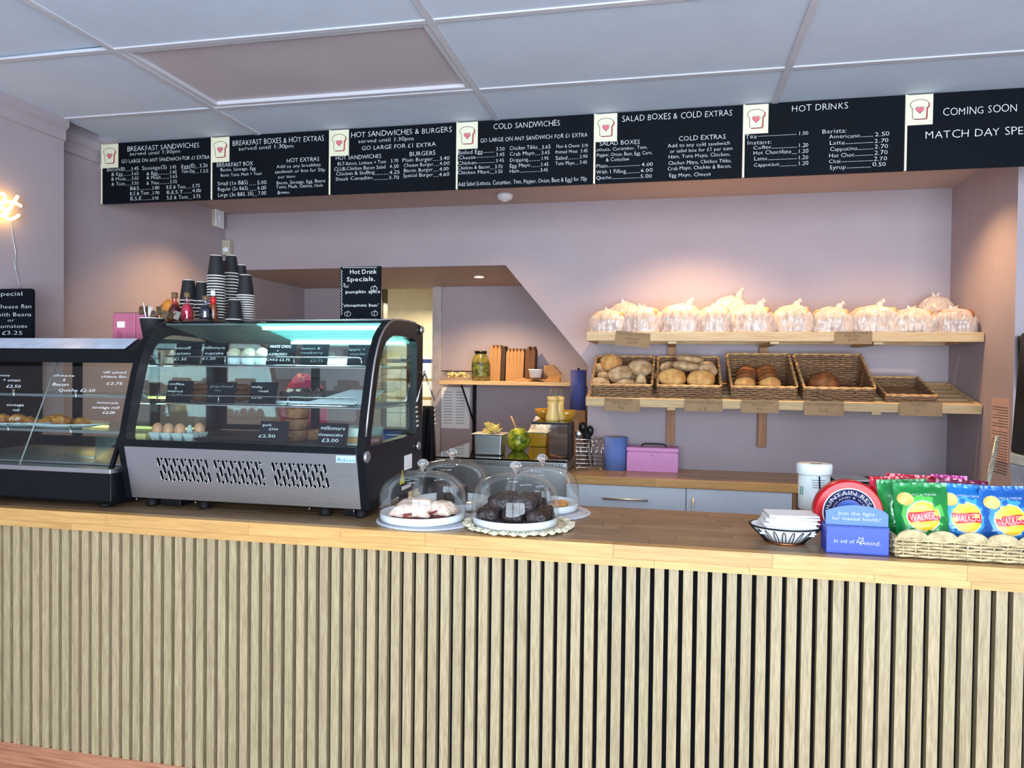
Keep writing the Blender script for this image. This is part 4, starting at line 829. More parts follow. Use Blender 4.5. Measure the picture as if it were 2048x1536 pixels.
for i in range(9):
    x = c.x - .045 + i * .017; z = tpz + .014 + (.018 if i in (0, 1, 4) else 0)
    o = MB().box(-.011, .011, -.0015, .0015, -.018, .016).build('sachet', sach, loc=True, bev=.001); o.location = (x, c.y + .012 * (i % 3) - .0, z); o.rotation_euler = (random.uniform(-.3, .3), random.uniform(-.8, .8), random.uniform(-.5, .5))
    tag(o, 'dark and gold sachet in or beside the black straw pot', 'sachet', 'dark sachets around the straw pot')
# hot drink specials board standing on the fridge
yb = 2.70; a, b = P(680, 641, Y=yb), P(762, 532, Y=yb); a.z = 1.6822
t = thing('drinks_chalkboard', 'upright chalkboard reading Hot Drink Specials on top of the fridge', 'chalkboard', ((a.x + b.x) / 2, yb, a.z))
MB().box(a.x, b.x, yb, yb + .008, a.z, b.z).build('slate', M['board'], t, bev=.001)
tx = MB()
for s, p, q, y, h in lines((660, 500), 3.34, [("Hot Drink", 132, 312, 162, 32), ("Specials.", 110, 305, 210, 32), ("pumpkin spice", 103, 338, 290, 22), ("'cinnamon bun'", 84, 326, 380, 22)]): write(tx, s, p, q, y, h, (0, yb, 0))
def sq(mb, pts, r=.0011): mb.tube([P(x, y, Y=yb - .001) for x, y in pts], r, 4)
sq(tx, [(685 + i * 2.2, 534 + 2 * (i % 2)) for i in range(32)]); sq(tx, [(687 + i * 2.9, 637 + 3 * (i % 2)) for i in range(24)]); sq(tx, [(682 + 2.5 * (i % 2), 540 + i * 3) for i in range(31)])
for cx, cy in ((748, 577), (695, 628), (749, 627)):
    sq(tx, [(cx + 6.5 * math.cos(i * .5), cy + 4.5 * math.sin(i * .5)) for i in range(14)], .0009); sq(tx, [(cx, cy - 5), (cx - 1, cy + 4)], .0008); sq(tx, [(cx + 2, cy - 7), (cx + 3, cy - 4)], .0008)
sq(tx, [(688, 566), (692, 573), (698, 570), (696, 575), (688, 574), (688, 566)], .0009)
tx = tx.build('lettering', M['chalk'], t); tx['kind'] = 'stuff'
# ------------------------------------------------------------------ cloches
spr = mat('sprinkled white icing', lin(240, 224, 206), .6, var=.15, vs=70, bump=.5, bs=110, col2=lin(226, 178, 150))
jam = mat('red jam sponge', lin(150, 60, 54), .6, var=.3, vs=30)
mats_ = []
def placemat(c, r, lab):
    t = thing('placemat', lab, 'placemat', c)
    m_ = mat('pale grey woven paper cord', lin(206, 208, 216), .8, var=.08, vs=90, bump=.3, bs=200)
    MB().lathe([(r * .98, 0), (r, .002), (r * .98, .004), (0, .004)], c, 48).build('base', m_, t)
    w = MB()
    for i in range(16): rr = r * (.42 + .036 * i); w.tube([(c.x + rr * math.cos(a), c.y + rr * math.sin(a), c.z + .004) for a in [2 * PI * j / 56 for j in range(56)]], r * .013, 4, True)
    w = w.build('cord_rings', m_, t); w['kind'] = 'stuff'
def cloche(px, pbot, ptop, Y, wpx, L, labd, labs, zb, fn):
    c = P(px, pbot, Y=Y); sc = (c - CAM).dot(FW) / FPX; R = wpx / 2 * sc; c.z = zb; H = P(px, ptop, Y=Y).z - zb
    s = thing('cake_stand', labs, 'cake stand', c)
    MB().lathe([(R * .80, 0), (R * .93, .001), (R * .965, .006), (R * .97, .026), (R * .95, .0265), (R * .93, .010), (0, .009)], c, 56).build('plate', M['ceramic'], s)
    t = thing('glass_cloche', labd, 'glass dome', (c.x, c.y, c.z + .0))
    hd_ = H - .038
    pr = [(R, .002), (R, hd_ * .42), (R * .985, hd_ * .55), (R * .93, hd_ * .70), (R * .82, hd_ * .82), (R * .66, hd_ * .91), (R * .45, hd_ * .965), (R * .2, hd_ * .995), (.010, hd_)]
    mb = MB().lathe(pr, c, 64, False, False).build('dome', M['dome'], t); q = mb.modifiers.new('u', 'SUBSURF'); q.levels = 1; q.render_levels = 1
    MB().tube([(c.x + R * math.cos(a), c.y + R * math.sin(a), c.z + .003) for a in [2 * PI * j / 64 for j in range(64)]], .0022, 6, True).build('rim', M['dome'], mb)
    kg = bpy.data.materials.get('solid glass') or mat('solid glass', (1, 1, 1), .02, var=.01, trans=1)
    MB().lathe([(.012, hd_ - .002), (.009, hd_ + .004), (.008, hd_ + .008), (.013, hd_ + .013), (.018, hd_ + .021), (.018, hd_ + .028), (.013, hd_ + .035), (.005, hd_ + .038), (0, hd_ + .038)], c, 28).build('knob', kg, t)
    tx = MB()
    # writing on the shoulder of the glass
    for s_, ang, w_, v0, hgt in L:
        V, F, w = layout(s_, .04); k = w_ / w; fs = hgt / .73
        def surf(u, v):
            a = -PI / 2 + ang + u / (R * .8); j = v0 + v / hd_ * 1.6
            j = min(max(j, .0), 6.99); i0 = int(j); f_ = j - i0; r_ = pr[i0][0] * (1 - f_) + pr[i0 + 1][0] * f_ + .0012; z = pr[i0][1] * (1 - f_) + pr[i0 + 1][1] * f_ + .001
            return (c.x + r_ * math.cos(a), c.y + r_ * math.sin(a), c.z + z)
        tx.add([surf((p[0] - w / 2) * k, p[1] * fs * 6) for p in V], F)
    tx.build('lettering', M['chalk'], t)
    fn(c, R)
def f_school(c, R):
    for k, (dx, dy, w, d, rz) in enumerate(((-.022, -.05, .12, .07, .1), (.062, .012, .085, .08, -.25), (-.035, .038, .13, .07, .15))):
        o = thing('iced_slice', ['front', 'right', 'back'][k] + ' slab of sprinkled iced sponge under the front left dome', 'cake', (c.x + dx, c.y + dy, c.z + .010 + .0), rz=rz)
        lump(MB(), (0, 0, .014), w / 2 * 1.12, d / 2 * 1.12, .026, .15, 2.5, k).build('sponge', jam, o, loc=True)
        MB().grid(lambda u, v: ((u - .5) * w * (1.1 + .1 * noise.noise(Vector((v * 4, k, 0)))), (v - .5) * d * 1.1, .012 + .036 * (1 - abs(2 * u - 1) ** 4) * (1 - abs(2 * v - 1) ** 4) + .004 * noise.noise(Vector((u * 5, v * 5, k)))), 16, 12).build('icing', spr, o, loc=True, solid=.003)
def rough(a, b, h, k):
    mb = MB(); n = 28; R = []
    for i in range(9):
        f = i / 8; e = (1 - abs(2 * f - 1) ** 7) ** .5 if 0 < f < 1 else .55; row = []
        for j in range(n):
            t = 2 * PI * j / n; x = math.copysign(abs(math.cos(t)) ** .45, math.cos(t)); y = math.copysign(abs(math.sin(t)) ** .45, math.sin(t)); q = Vector((x * 3, y * 3, f * 4 + k * 5))
            s_ = max(e, .8) * (1 + .06 * noise.noise(q)); row.append((x * a * s_, y * b * s_, h * 2 * f + .005 * noise.noise(q * 1.7) * (i > 0)))
        R.append(row)
    mb.rings(R[:-1] + [R[-1]], True, True, False)
    tp = R[-1]; mb.rings([tp, [(p[0] * .5, p[1] * .5, p[2] + .003 * noise.noise(Vector((p[0] * 90, p[1] * 90, k)))) for p in tp], [(p[0] * .05, p[1] * .05, h * 2 + .002) for p in tp]], True, False, True)
    return mb
def f_choc(c, R):
    k = 0
    for lv in range(2):
        for i in range(3 - lv):
            for j in range(2):
                z = c.z + .011 + lv * .041; k += 1
                x = c.x + (i - (2 - lv) / 2) * .078 + random.uniform(-.004, .004); y = c.y - .037 + j * .075
                top('brownie', rough(.036, .036, .020, k), M['choc'], ['lower', 'upper'][lv] + ' layer brownie, ' + ['front', 'back'][j] + ' ' + (['left', 'middle', 'right'] if lv == 0 else ['left', 'right'])[i] + ', under the front centre dome', 'brownie', 'chocolate brownies under the front centre dome', loc=True).location = (x, y, z)
                bpy.context.scene.collection.objects[-1].rotation_euler = (0, 0, random.uniform(-.05, .05))
def f_back(c, R):
    for j in range(3): top('brownie', MB().box(c.x - .05 + j * .036, c.x - .018 + j * .036, c.y - .03, c.y + .03, c.z + .011, c.z + .075), M['choc'], ['left', 'middle', 'right'][j] + ' tall chocolate slice under the back left dome', 'brownie', 'chocolate slices under the back left dome', bev=.004)
def f_park(c, R):
    top('cake_slice', MB().box(c.x + .0, c.x + .03, c.y - .05, c.y + .02, c.z + .010, c.z + .075), M['choc'], 'upright dark slice under the right dome', 'cake', bev=.004)
    for j in range(2): top('tart', MB().lathe([(.028, 0), (.034, .012), (.03, .016), (0, .014)], (c.x + .06, c.y - .035 + j * .06, c.z + .010), 24), M['bread'], ['front', 'back'][j] + ' round pale tart under the right dome', 'tart')
cA = P(845, 1052, Z=ZT); cA = Vector((cA.x, 2.295, ZT)); cB = Vector((P(1030, 1058, Z=ZT).x, 2.305, ZT))
cC = Vector((P(903, 1010, Y=2.58).x, 2.58, ZT)); cD = Vector((P(1083, 1020, Y=2.575).x, 2.575, ZT))
def pxs(v): d = (v - CAM); return 1024 + FPX * d.dot(RT) / d.dot(FW)
placemat(Vector((cA.x - .012, 2.305, ZT)), .168, 'round pale woven placemat under the front left cloche')
placemat(Vector((cD.x + .02, 2.55, ZT)), .158, 'round pale woven placemat under the right cloche')
# crocheted doily
t = thing('doily', 'cream crocheted doily with scalloped edge under the front centre cloche', 'doily', cB); cr = mat('cream cotton crochet', lin(232, 222, 192), .85, var=.08, vs=120, bump=.4, bs=220)
MB().lathe([(.162, .0045), (.162, .0065), (0, .0065)], cB, 40).build('centre', cr, t)
for i in range(34):
    a = 2 * PI * i / 34; q = Vector((cB.x + .166 * math.cos(a), cB.y + .160 * math.sin(a), ZT + .008 + .002 * math.sin(i * 2.3)))
    MB().tube([(q.x + .013 * math.cos(b), q.y + .013 * math.sin(b), q.z + .003 * math.cos(b * 3)) for b in [2 * PI * k / 10 for k in range(10)]], .0035, 5, True).ball(q, .011, .011, .007, 10, 6).build('scallop', cr, t)
cloche(845, 1055, 918, cA.y, 174, [("school", 0, .034, 4.9, .0035), ("cake", .0, .028, 4.2, .0035), ("£1.80", .85, .04, 4.6, .0035)], 'front left glass cloche over sprinkled iced cake', 'white cake stand under the front left cloche', ZT + .0065, f_school)
cloche(1030, 1058, 922, cB.y, 175, [("fudge", .15, .034, 4.9, .0035), ("brownie", .5, .04, 4.3, .0035), ("£2.00", .9, .03, 3.9, .0035)], 'front centre glass cloche over dark chocolate brownies', 'white cake stand under the front centre cloche', ZT + .0070, f_choc)
cloche(903, 1030, 897, cC.y, 158, [("choc brownies", .1, .075, 4.9, .0035), ("£2.00", .1, .04, 4.2, .0035)], 'back left glass cloche marked £2.00 over chocolate slices', 'white cake stand under the back left cloche', ZT, f_back)
cloche(1083, 1035, 908, cD.y, 150, [("parkin", .0, .045, 4.9, .0035), ("£2.00", .05, .04, 4.2, .0035)], 'right glass cloche marked parkin over a dark slice', 'white cake stand under the right cloche', ZT + .0065, f_park)
GL.update(GN)
# ------------------------------------------------------------------ bread shelves
YF = 3.94; XL_, XRg = P(1171, 800, Y=YF).x, 1.49
TH = .225
def tilt(th, y0, z0): return Matrix.Translation((0, y0, z0)) @ Matrix.Rotation(th, 4, 'X') @ Matrix.Translation((0, -y0, -z0))
def TB(M_):
    b = MB(); b.M = M_; return b
def shelf(py0, py1, lab, slats, th=0):
    zt = P(1400, py0, Y=YF).z
    zt = (P(1172, py0, Y=YF).z + 0); TM = tilt(th, YF, zt)
    t = thing('bread_shelf', lab, 'shelf', ((XL_ + XRg) / 2, 4.17, zt - .045))
    TB(TM).box(XL_, XRg, YF, YF + .022, zt - .047, zt).build('front_rail', M['pine'], t, bev=.002)
    TB(TM).box(XL_, XRg, YB - .022, YB - .001, zt - .047, zt).build('back_rail', M['pine'], t, bev=.002)
    TB(TM).box(XL_, XL_ + .022, YF + .022, YB - .022, zt - .047, zt).build('end_rail', M['pine'], t, bev=.002); TB(TM).box(XRg - .022, XRg, YF + .022, YB - .022, zt - .047, zt).build('end_rail', M['pine'], t, bev=.002)
    for i in range(5): y = YF + .035 + i * .083; TB(TM).box(XL_ + .023, XRg - .023, y, y + .066, zt - .022, zt - .006).build('slat', M['pine'], t)
    for X in (.02, .53, 1.02):
        TB(TM).box(X - .022, X + .022, YF + .004, YB - .003, zt - .062, zt - .048).build('bracket_arm', M['pine'], t, bev=.002)
        if X < 1: MB().box(X - .024, X + .024, YB - .03, YB, zt - .28, zt - .0625 + (YB - .03 - YF) * math.sin(th) * .98).build('bracket_upright', M['pine_z'], t, bev=.002)
    return zt
zb1 = shelf(664, 683, 'upper pine shelf holding bagged bread', 5); zb2 = shelf(795, 822, 'lower pine shelf holding wicker bread baskets', 5, TH)
ZB1, ZB2 = zb1 - .006, zb2 - .006
def kcard(x0, y0, x1, y1, L, lab, roll=0): return card(x0, y0, x1, y1, YF - .009, lines(*L[0], L[1]), lab, tilt=0, mt='card', tm='ink', grp='brown card price labels on the bread shelves', roll=roll, name='price_label')
oG, sG = (1150, 560), 4.551; oH, sH = (1560, 560), 4.197
kcard(1229, 664, 1299, 693, ((oG, sG), [("1/2 DOZEN REG WHITE" if 0 else "HALF DOZEN REG WHITE", 372, 665, 505, 24), ("BREADCAKE", 450, 580, 545, 18), ("£3.00", 480, 560, 582, 26)]), 'brown label at left of upper shelf reading HALF DOZEN REG WHITE, £3.00', .09)
kcard(1669, 663, 1745, 688, ((oH, sH), [("1 DOZEN REG WHITE", 470, 768, 455, 20), ("BREADCAKE", 540, 668, 477, 16), ("£6.00", 570, 650, 512, 22)]), 'brown label at right of upper shelf reading 1 DOZEN REG WHITE, £6.00')
kcard(1209, 798, 1279, 822, ((oG, sG), [("REGULAR WHITE", 272, 520, 1108, 28), ("BREADCAKE", 340, 495, 1130, 20), ("50p", 388, 450, 1172, 28)]), 'brown label reading REGULAR WHITE breadcake, 50p', .03)
kcard(1369, 799, 1445, 822, ((oG, sG), [("LARGE WHITE BREADCAKE", 1003, 1340, 1125, 28), ("£1.10", 1125, 1200, 1190, 34)]), 'brown label reading LARGE WHITE BREADCAKE, £1.10')
kcard(1482, 801, 1558, 825, ((oG, sG), [("REGULAR GRANARY", 1525, 1820, 1124, 22), ("BREADCAKE", 1605, 1750, 1146, 18), ("45p", 1650, 1712, 1185, 24)]), 'brown label reading REGULAR GRANARY breadcake, 45p')
kcard(1608, 803, 1688, 830, ((oH, sH), [("LARGE GRANARY BREADCAKE", 210, 535, 1052, 22), ("£1.15", 325, 402, 1108, 32)]), 'brown label reading LARGE GRANARY BREADCAKE, £1.15')
kcard(1799, 805, 1885, 831, ((oH, sH), [("SCONES", 1100, 1228, 1055, 26), ("£1", 1132, 1172, 1108, 30)]), 'brown label reading SCONES, £1')
# wicker baskets
def basket(xa, xb, ya, yb, z, hf, hb, fl, lab, grp='wicker bread baskets on the lower shelf', rise=.0, mt='wicker', rimm='wicker_l', scal=0, row=.0108, r=.0052, per_n=92, corner=.02):
    t = thing('wicker_basket', lab, 'basket', ((xa + xb) / 2, (ya + yb) / 2, z), group=grp)
    w, d = xb - xa, yb - ya
    def pos(s, h):
        """s in 0..1 around the rectangle starting at front left"""
        L = 2 * (w + d); q = (s % 1) * L
        if q < w: x, y, nx, ny = xa + q, ya, 0, -1
        elif q < w + d: x, y, nx, ny = xb, ya + q - w, 1, 0
        elif q < 2 * w + d: x, y, nx, ny = xb - (q - w - d), yb, 0, 1
        else: x, y, nx, ny = xa, yb - (q - 2 * w - d), -1, 0
        cx, cy = (xa + xb) / 2, (ya + yb) / 2
        f = 1 + fl * h / .1; return cx + (x - cx) * f, cy + (y - cy) * (f if y < cy else 1 + .3 * (f - 1)), nx, ny, (y - ya) / d
    def H(v): return hf + (hb - hf) * v
    nst = max(8, int(2 * (w + d) / .032)); nst += nst % 2; wv = MB(); k = 0; h = .006
    N = per_n
    while h < max(hf, hb) - .004:
        seg = []; runs = []
        for i in range(N + 1):
            s = i / N; x, y, nx, ny, v = pos(s, h)
            if h < H(v) - .003:
                o = .0042 * math.sin(s * nst * PI + k * PI) ; seg.append((x + nx * o, y + ny * o, z + h + random.uniform(-.001, .001)))
            else:
                if len(seg) > 2: runs.append(seg)
                seg = []
        if len(seg) > 2: runs.append(seg)
        for g in runs: wv.tube(g, r, 4)
        h += row; k += 1
    wv = wv.build('woven_wall', M[mt], t); wv['kind'] = 'stuff'
    st = MB()
    for i in range(nst):
        s = (i + .5) / nst; x, y, nx, ny, v = pos(s, 0); X, Y, _, _, _ = pos(s, H(v)); st.tube([(x, y, z + .002), (X, Y, z + H(v))], .0028, 5)
    st = st.build('stakes', M[mt], t); st['kind'] = 'stuff'
    for ph, rr in ((0, .0048), (PI, .0048)):
        pts = []
        for i in range(N):
            s = i / N; x, y, nx, ny, v = pos(s, H(pos(s, 0)[4])); a = i * .9 + ph
            sc = scal * abs(math.sin(s * nst * PI * .25)) if scal else 0
            pts.append((x + nx * .004 * math.cos(a), y + ny * .004 * math.cos(a), z + H(v) + .003 * math.sin(a) + sc))
        MB().tube(pts, rr, 5, True).build('rim', M[rimm], t)
    MB().box(xa + .004, xb - .004, ya + .004, yb - .004, z + .001, z + .006).build('base', M[mt], t)
    return t
def bx(px, Y): return P(px, 790, Y=Y).x
bl = [(1184, 1302, .07, .15), (1316, 1440, .07, .15), (1464, 1592, .07, .17), (1609, 1748, .07, .17)]
def lean(o, y0=YF, z0=None):
    o.location = tilt(TH, YF, zb2) @ o.location; o.rotation_euler.x = TH
BK = []
nm = ['first wicker basket from the left, full of floured white rolls', 'second wicker basket from the left, holding large golden breadcakes', 'third wicker basket, tall back, two rows of granary rolls', 'fourth wicker basket with one dark granary loaf']
for (a, b, hf, hb), lab in zip(bl, nm):
    xa, xb = bx(a, 3.97), bx(b, 3.97); hf = .07
    lean(basket(xa, xb, 3.975, 4.33, ZB2 + .001, hf, hb, .03, lab)); BK.append((xa, xb))
xa, xb = bx(1772, 3.99), bx(1862, 3.99); xa = max(xa, BK[3][1] + .045); lean(basket(xa, xb + .02, 3.985, 4.30, ZB2 + .001, .036, .055, .06, 'fifth, shallow empty wicker basket above the scones label', per_n=80))
# rolls
ROL = {}
def roll(c, rx, ry, rz, mt, lab, rot=(0, 0, 0), seed=0, grp=None):
    o = lump(MB(), (0, 0, 0), rx, ry, rz, .10, 1.6, seed, 22, 12, -1).build('bread_roll', M[mt], loc=True); o.location = c; o.rotation_euler = rot
    return tag(o, lab, 'bread roll', grp)
def pr(px, py, Y): return P(px, py, Y=Y)
z0 = ZB2 + .007
R1 = [(1202, 769, 4.02, 21, 15, 'bread_f', .3, 'front left low golden-white roll in the first basket'), (1251, 772, 4.03, 22, 16, 'bread_f', 0, 'front middle half-hidden roll in the first basket'), (1282, 768, 4.03, 11, 22, 'bread_f', 0, 'narrow upright roll at front right of the first basket'),
 (1240, 748, 4.10, 25, 17, 'bread_f', -.2, 'flat floured roll in the middle of the first basket'), (1281, 736, 4.14, 25, 17, 'bread_f', .1, 'floured roll at back right of the first basket'), (1222, 727, 4.17, 22, 19, 'bread', .5, 'round brown roll topmost in the first basket'),
 (1199, 739, 4.20, 12, 17, 'bread_f', .9, 'roll at back left of the first basket'), (1208, 754, 4.13, 14, 12, 'bread_f', .2, 'small roll between left ones in the first basket'), (1268, 755, 4.17, 14, 12, 'bread_f', .2, 'roll tucked behind the middle of the first basket')]
for i, (x, y, Y, w, h, mt, ry_, lab) in enumerate(R1):
    k = (P(x, y, Y=Y) - CAM).dot(FW) / FPX; roll(pr(x, y, Y), w * k, w * k * .8, h * k, mt, lab, (.3, ry_, 0), i, 'bread rolls in the first basket')
R2 = [(1344, 756, 4.04, 27, 20, 'bread', 0, 'front left golden round breadcake in the second basket'), (1402, 760, 4.04, 28, 21, 'bread', 0, 'front right golden round breadcake in the second basket'), (1371, 732, 4.12, 28, 11, 'bread_f', .08, 'flat breadcake lying across in the second basket'), (1380, 718, 4.17, 28, 9, 'bread_f', .08, 'topmost flat pale breadcake in the second basket'),
 (1338, 738, 4.20, 20, 15, 'bread_f', 0, 'breadcake at back left of the second basket'), (1415, 742, 4.12, 20, 15, 'bread_f', 0, 'second breadcake back on the right of the second basket'), (1412, 735, 4.20, 18, 14, 'bread_f', 0, 'rear breadcake on the right of the second basket')]
for i, (x, y, Y, w, h, mt, ry_, lab) in enumerate(R2):
    k = (P(x, y, Y=Y) - CAM).dot(FW) / FPX; roll(pr(x, y, Y), w * k, w * k * .55 if i in (0, 1, 4, 5, 6) else w * k * .8, h * k, mt, lab, (0, ry_, 0), 20 + i, 'breadcakes in the second basket')
for s_, (bx0, side) in enumerate(((1490, 'left'), (1540, 'right'))):
    for j in range(4):
        Y = 4.03 + j * .062; x = bx0 + (2 - 6 * s_) * (j) * .6; y = 768 - j * 7
        k = (P(x, y, Y=Y) - CAM).dot(FW) / FPX
        roll(pr(x, y, Y), 21 * k, 13 * k, (13 if j == 0 else 15) * k * 1.1, 'bread' if j == 0 else 'bread_d', ['front', 'second', 'third', 'rearmost'][j] + ' roll of the ' + side + ' row in the third basket', (0, 0, 0), 40 + j + s_ * 5, 'rows of rolls in the third basket')
k = (P(1646, 762, Y=4.08) - CAM).dot(FW) / FPX
roll(pr(1647, 768, 4.08), 30 * k, 26 * k, 24 * k, 'bread_d', 'single dark granary loaf in the fourth basket', (0, 0, 0), 77)
# bagged bread on the top shelf
BAGS = [(1180, 1254, 617, 4.03, 0, 'front bag of rolls at the left end of the upper shelf'), (1246, 1322, 610, 4.01, 0, 'second front bag from the left, above the leaning label'), (1318, 1402, 604, 4.03, 1, 'third front bag from the left with a knotted twist'),
 (1394, 1463, 608, 4.03, 0, 'fourth front bag from the left with pale film'), (1459, 1546, 606, 4.03, 1, 'fifth front bag from the left, sloping top'), (1546, 1623, 606, 4.03, 1, 'sixth front bag, knotted on top'),
 (1619, 1702, 611, 4.03, 1, 'seventh front bag from the left with folded top'), (1694, 1802, 607, 4.04, 1, 'wide front bag above the right upper label'), (1776, 1868, 613, 4.05, 0, 'front bag left of the large end bag'), (1862, 1974, 613, 4.03, 0, 'large brownish bag of loaves at the right end'),
 (1214, 1286, 601, 4.26, 0, 'rear bag behind the two leftmost bags'), (1340, 1402, 607, 4.27, 0, 'rear bag behind the third front bag'), (1422, 1500, 586, 4.28, 1, 'tallest rear bag with an upright twist of film'), (1832, 1908, 588, 4.28, 0, 'tipped rear bag above the large end bag')]
def bag(x0, x1, yt, Y, knot, lab, seed):
    rear = Y > 4.2; zb = ZB1 + .001; x0 -= 3; x1 += 3; a, b = P(x0, 655, Y=Y), P(x1, 655, Y=Y); zt_ = P((x0 + x1) / 2, yt, Y=Y).z
    w = (b.x - a.x) / 2; h = zt_ - zb; cx = (a.x + b.x) / 2; d = .085 if not rear else .07; d = min(d, Y - YF - .002 if not rear else YB - Y - .012)
    if cx + w > XR - .004: w = (XR - .006 - a.x) / 2; cx = a.x + w
    t = thing('bread_bag', lab, 'bag of bread', (cx, Y, zb), group='clear bags of bread rolls on the upper shelf'); so = Vector((seed * 2.3, seed, 0)); mb = MB(); n = 44; R = []
    for i in range(15):
        f = i / 14; prof = .97 + .04 * math.sin(f * PI) if f < .5 else math.sqrt(max(0, 1 - ((f - .42) / .58) ** 2.3)); prof = max(prof, .03)
        row = []
        for j in range(n):
            th = 2 * PI * j / n; c_, s_ = math.cos(th), math.sin(th); e = .62
            X = math.copysign(abs(c_) ** e, c_); Yy = math.copysign(abs(s_) ** e, s_)
            q = Vector((c_ * 1.8, s_ * 1.8, f * 2)) + so
            k = prof * (1 + .10 * noise.noise(q * 1.1) + .07 * noise.noise(q * 3.1) + .035 * noise.noise(Vector((th * 5, f * 3, seed))))
            k = min(k, 1.03)
            row.append((cx + X * w * k * .97, Y + Yy * d * k * .93, zb + h * f * (1 + .07 * noise.noise(q) * f) * (.94)))
        R.append(row)
    mb.rings(R, True, True, True); mb.build('film', M['film'], t)
    if knot:
        kx = cx + w * (.15 if seed % 2 else .35); pts = [(kx, Y, zb + h * .86), (kx + .008, Y, zb + h * 1.0), (kx + .014, Y - .004, zb + h * 1.05)]
        tw = MB().tube(pts, .022, 8, r1=.009); tw.tube([pts[2], (kx + .026, Y - .006, zb + h * 1.10)], .006, 6, r1=.012); tw.build('twisted_neck', M['film'], t)
    else: MB().add([(cx - w * .2, Y, zb + h * .85), (cx + w * .1, Y, zb + h * .85), (cx + w * .18, Y - .01, zb + h * 1.04), (cx - .0, Y + .008, zb + h * .97), (cx - w * .16, Y - .004, zb + h * 1.05)], [(0, 1, 2, 3, 4)]).build('loose_film', M['film'], t, solid=.001)
    nr = 4 if not rear else 3
    for r_ in range(nr):
        x = cx + (r_ - (nr - 1) / 2) * w * 1.55 / nr; rr = w * .80 / nr * 1.15
        for lv in range(2 if not rear else 1):
            mtb = ['bread_f', 'bread_d'][seed == 9 or False]
            roll((x + .004 * lv, Y - d * .1 * (r_ % 2), zb + h * (.26 + .38 * lv)), rr * .92, d * .66, h * .225, mtb, ['left', 'inner left', 'inner right', 'right'][r_ if nr == 4 else min(r_ + (r_ > 0), 3)] + ' ' + ['lower', 'upper'][lv] + ' roll in the ' + lab.split(',')[0].split(' with')[0].split(' above')[0].split(' of rolls')[0].replace(' from the left', ''), (0, 0, 0), seed * 7 + r_, 'bread rolls inside the clear bags')
for i, (x0, x1, yt, Y, kn, lab) in enumerate(BAGS): bag(x0, x1, yt, Y, kn, lab, i)
# ------------------------------------------------------------------ back worktop and cupboards
ZK = .936; YK = 3.97; bxl = P(1133, 945, Y=4.0).x
w_ = thing('back_worktop', 'oak worktop against the back wall under the bread shelves', 'worktop', (.5, 4.2, ZK - .04))
staves(w_, bxl, XR - .002, YK + .004, 10, .0433, ZK - .036, ZK, M['stave'], .4, .9)
x = bxl
while x < XR: l = random.uniform(.35, .7); MB().box(x, min(x + l, XR) - .0006, YK - .016, YK + .004, ZK - .042, ZK).build('edge_stave', M['stave'], w_); x += l
sx = P(1372, 1000, Y=YK).x; ex = P(1585, 1000, Y=YK).x; yc = YK + .004
t = thing('drawer_unit', 'white drawer cabinet with a long horizontal steel handle', 'cabinet', ((bxl + sx) / 2, 4.2, 0))
MB().box(bxl + .004, sx - .002, yc + .02, YB - .02, .1, ZK - .043).build('body', M['white'], t)
z = ZK - .047
for i, hgt in enumerate((.19, .28, .28)):
    dd = MB().box(bxl + .004, sx - .002, yc, yc + .019, z - hgt, z).build('drawer', M['white'], t, bev=.002)
    a, b = P(1205, 997, Y=yc - .03), P(1296, 1000, Y=yc - .03); hz = a.z if i == 0 else z - .06
    MB().tube([(a.x, yc - .03, hz), (b.x, yc - .03, hz)], .006, 10).tube([(a.x + .02, yc - .03, hz), (a.x + .02, yc + .002, hz)], .004, 8).tube([(b.x - .02, yc - .03, hz), (b.x - .02, yc + .002, hz)], .004, 8).build('handle', M['steel'], dd)
    z -= hgt + .003
t = thing('door_unit', 'white cupboard with a vertical steel handle beside the drawers', 'cabinet', ((ex + sx) / 2, 4.2, 0))
MB().box(sx, ex, yc + .02, YB - .02, .1, ZK - .043).build('body', M['white'], t)
dd = MB().box(sx + .002, ex - .001, yc, yc + .019, .13, ZK - .047).build('door', M['white'], t, bev=.002)
hx_ = P(1386, 1010, Y=yc - .03).x; hz = P(1386, 997, Y=yc - .03).z
MB().tube([(hx_, yc - .03, hz), (hx_, yc - .03, hz - .2)], .006, 10).tube([(hx_, yc - .03, hz - .02), (hx_, yc + .002, hz - .02)], .004, 8).build('handle', M['steel'], dd)
top('end_panel', MB().box(ex + .001, ex + .019, yc, YB - .02, 0, ZK - .043), M['pine_z'], 'narrow wooden end panel right of the white cupboard', 'panel')
# ------------------------------------------------------------------ things on the back worktop
ylw = mat('blue paper', lin(104, 130, 196), .8, var=.05, bump=.2, bs=180)
c = P(1233, 935, Z=ZK); c = Vector((c.x, 4.27, ZK)); r = 23 / FPX * 4.27
t = thing('blue_roll', 'upright blue paper towel roll on the back worktop beside the pink cash box', 'paper roll', c); hh = P(1233, 874, Y=4.27).z - ZK
MB().lathe([(r, 0), (r, hh), (r * .35, hh), (r * .35, hh - .01), (0, hh - .01)], c, 36).build('paper', ylw, t); MB().lathe([(r * .34, hh - .002), (r * .34, hh + .002), (r * .26, hh + .002), (r * .26, hh - .02)], c, 20, False, False).build('core', M['card'], t)
a, b = P(1253, 936, Y=4.22), P(1357, 897, Y=4.22)
pk = mat('pink powder coat', lin(222, 140, 196), .35, var=.03)
t = thing('cash_box', 'pink metal cash box with black handle', 'cash box', ((a.x + b.x) / 2, 4.3, ZK))
MB().box(a.x, b.x, 4.22, 4.38, ZK, b.z - .025).build('body', pk, t, bev=.003); MB().box(a.x - .002, b.x + .002, 4.217, 4.383, b.z - .025, b.z).build('lid', pk, t, bev=.004)
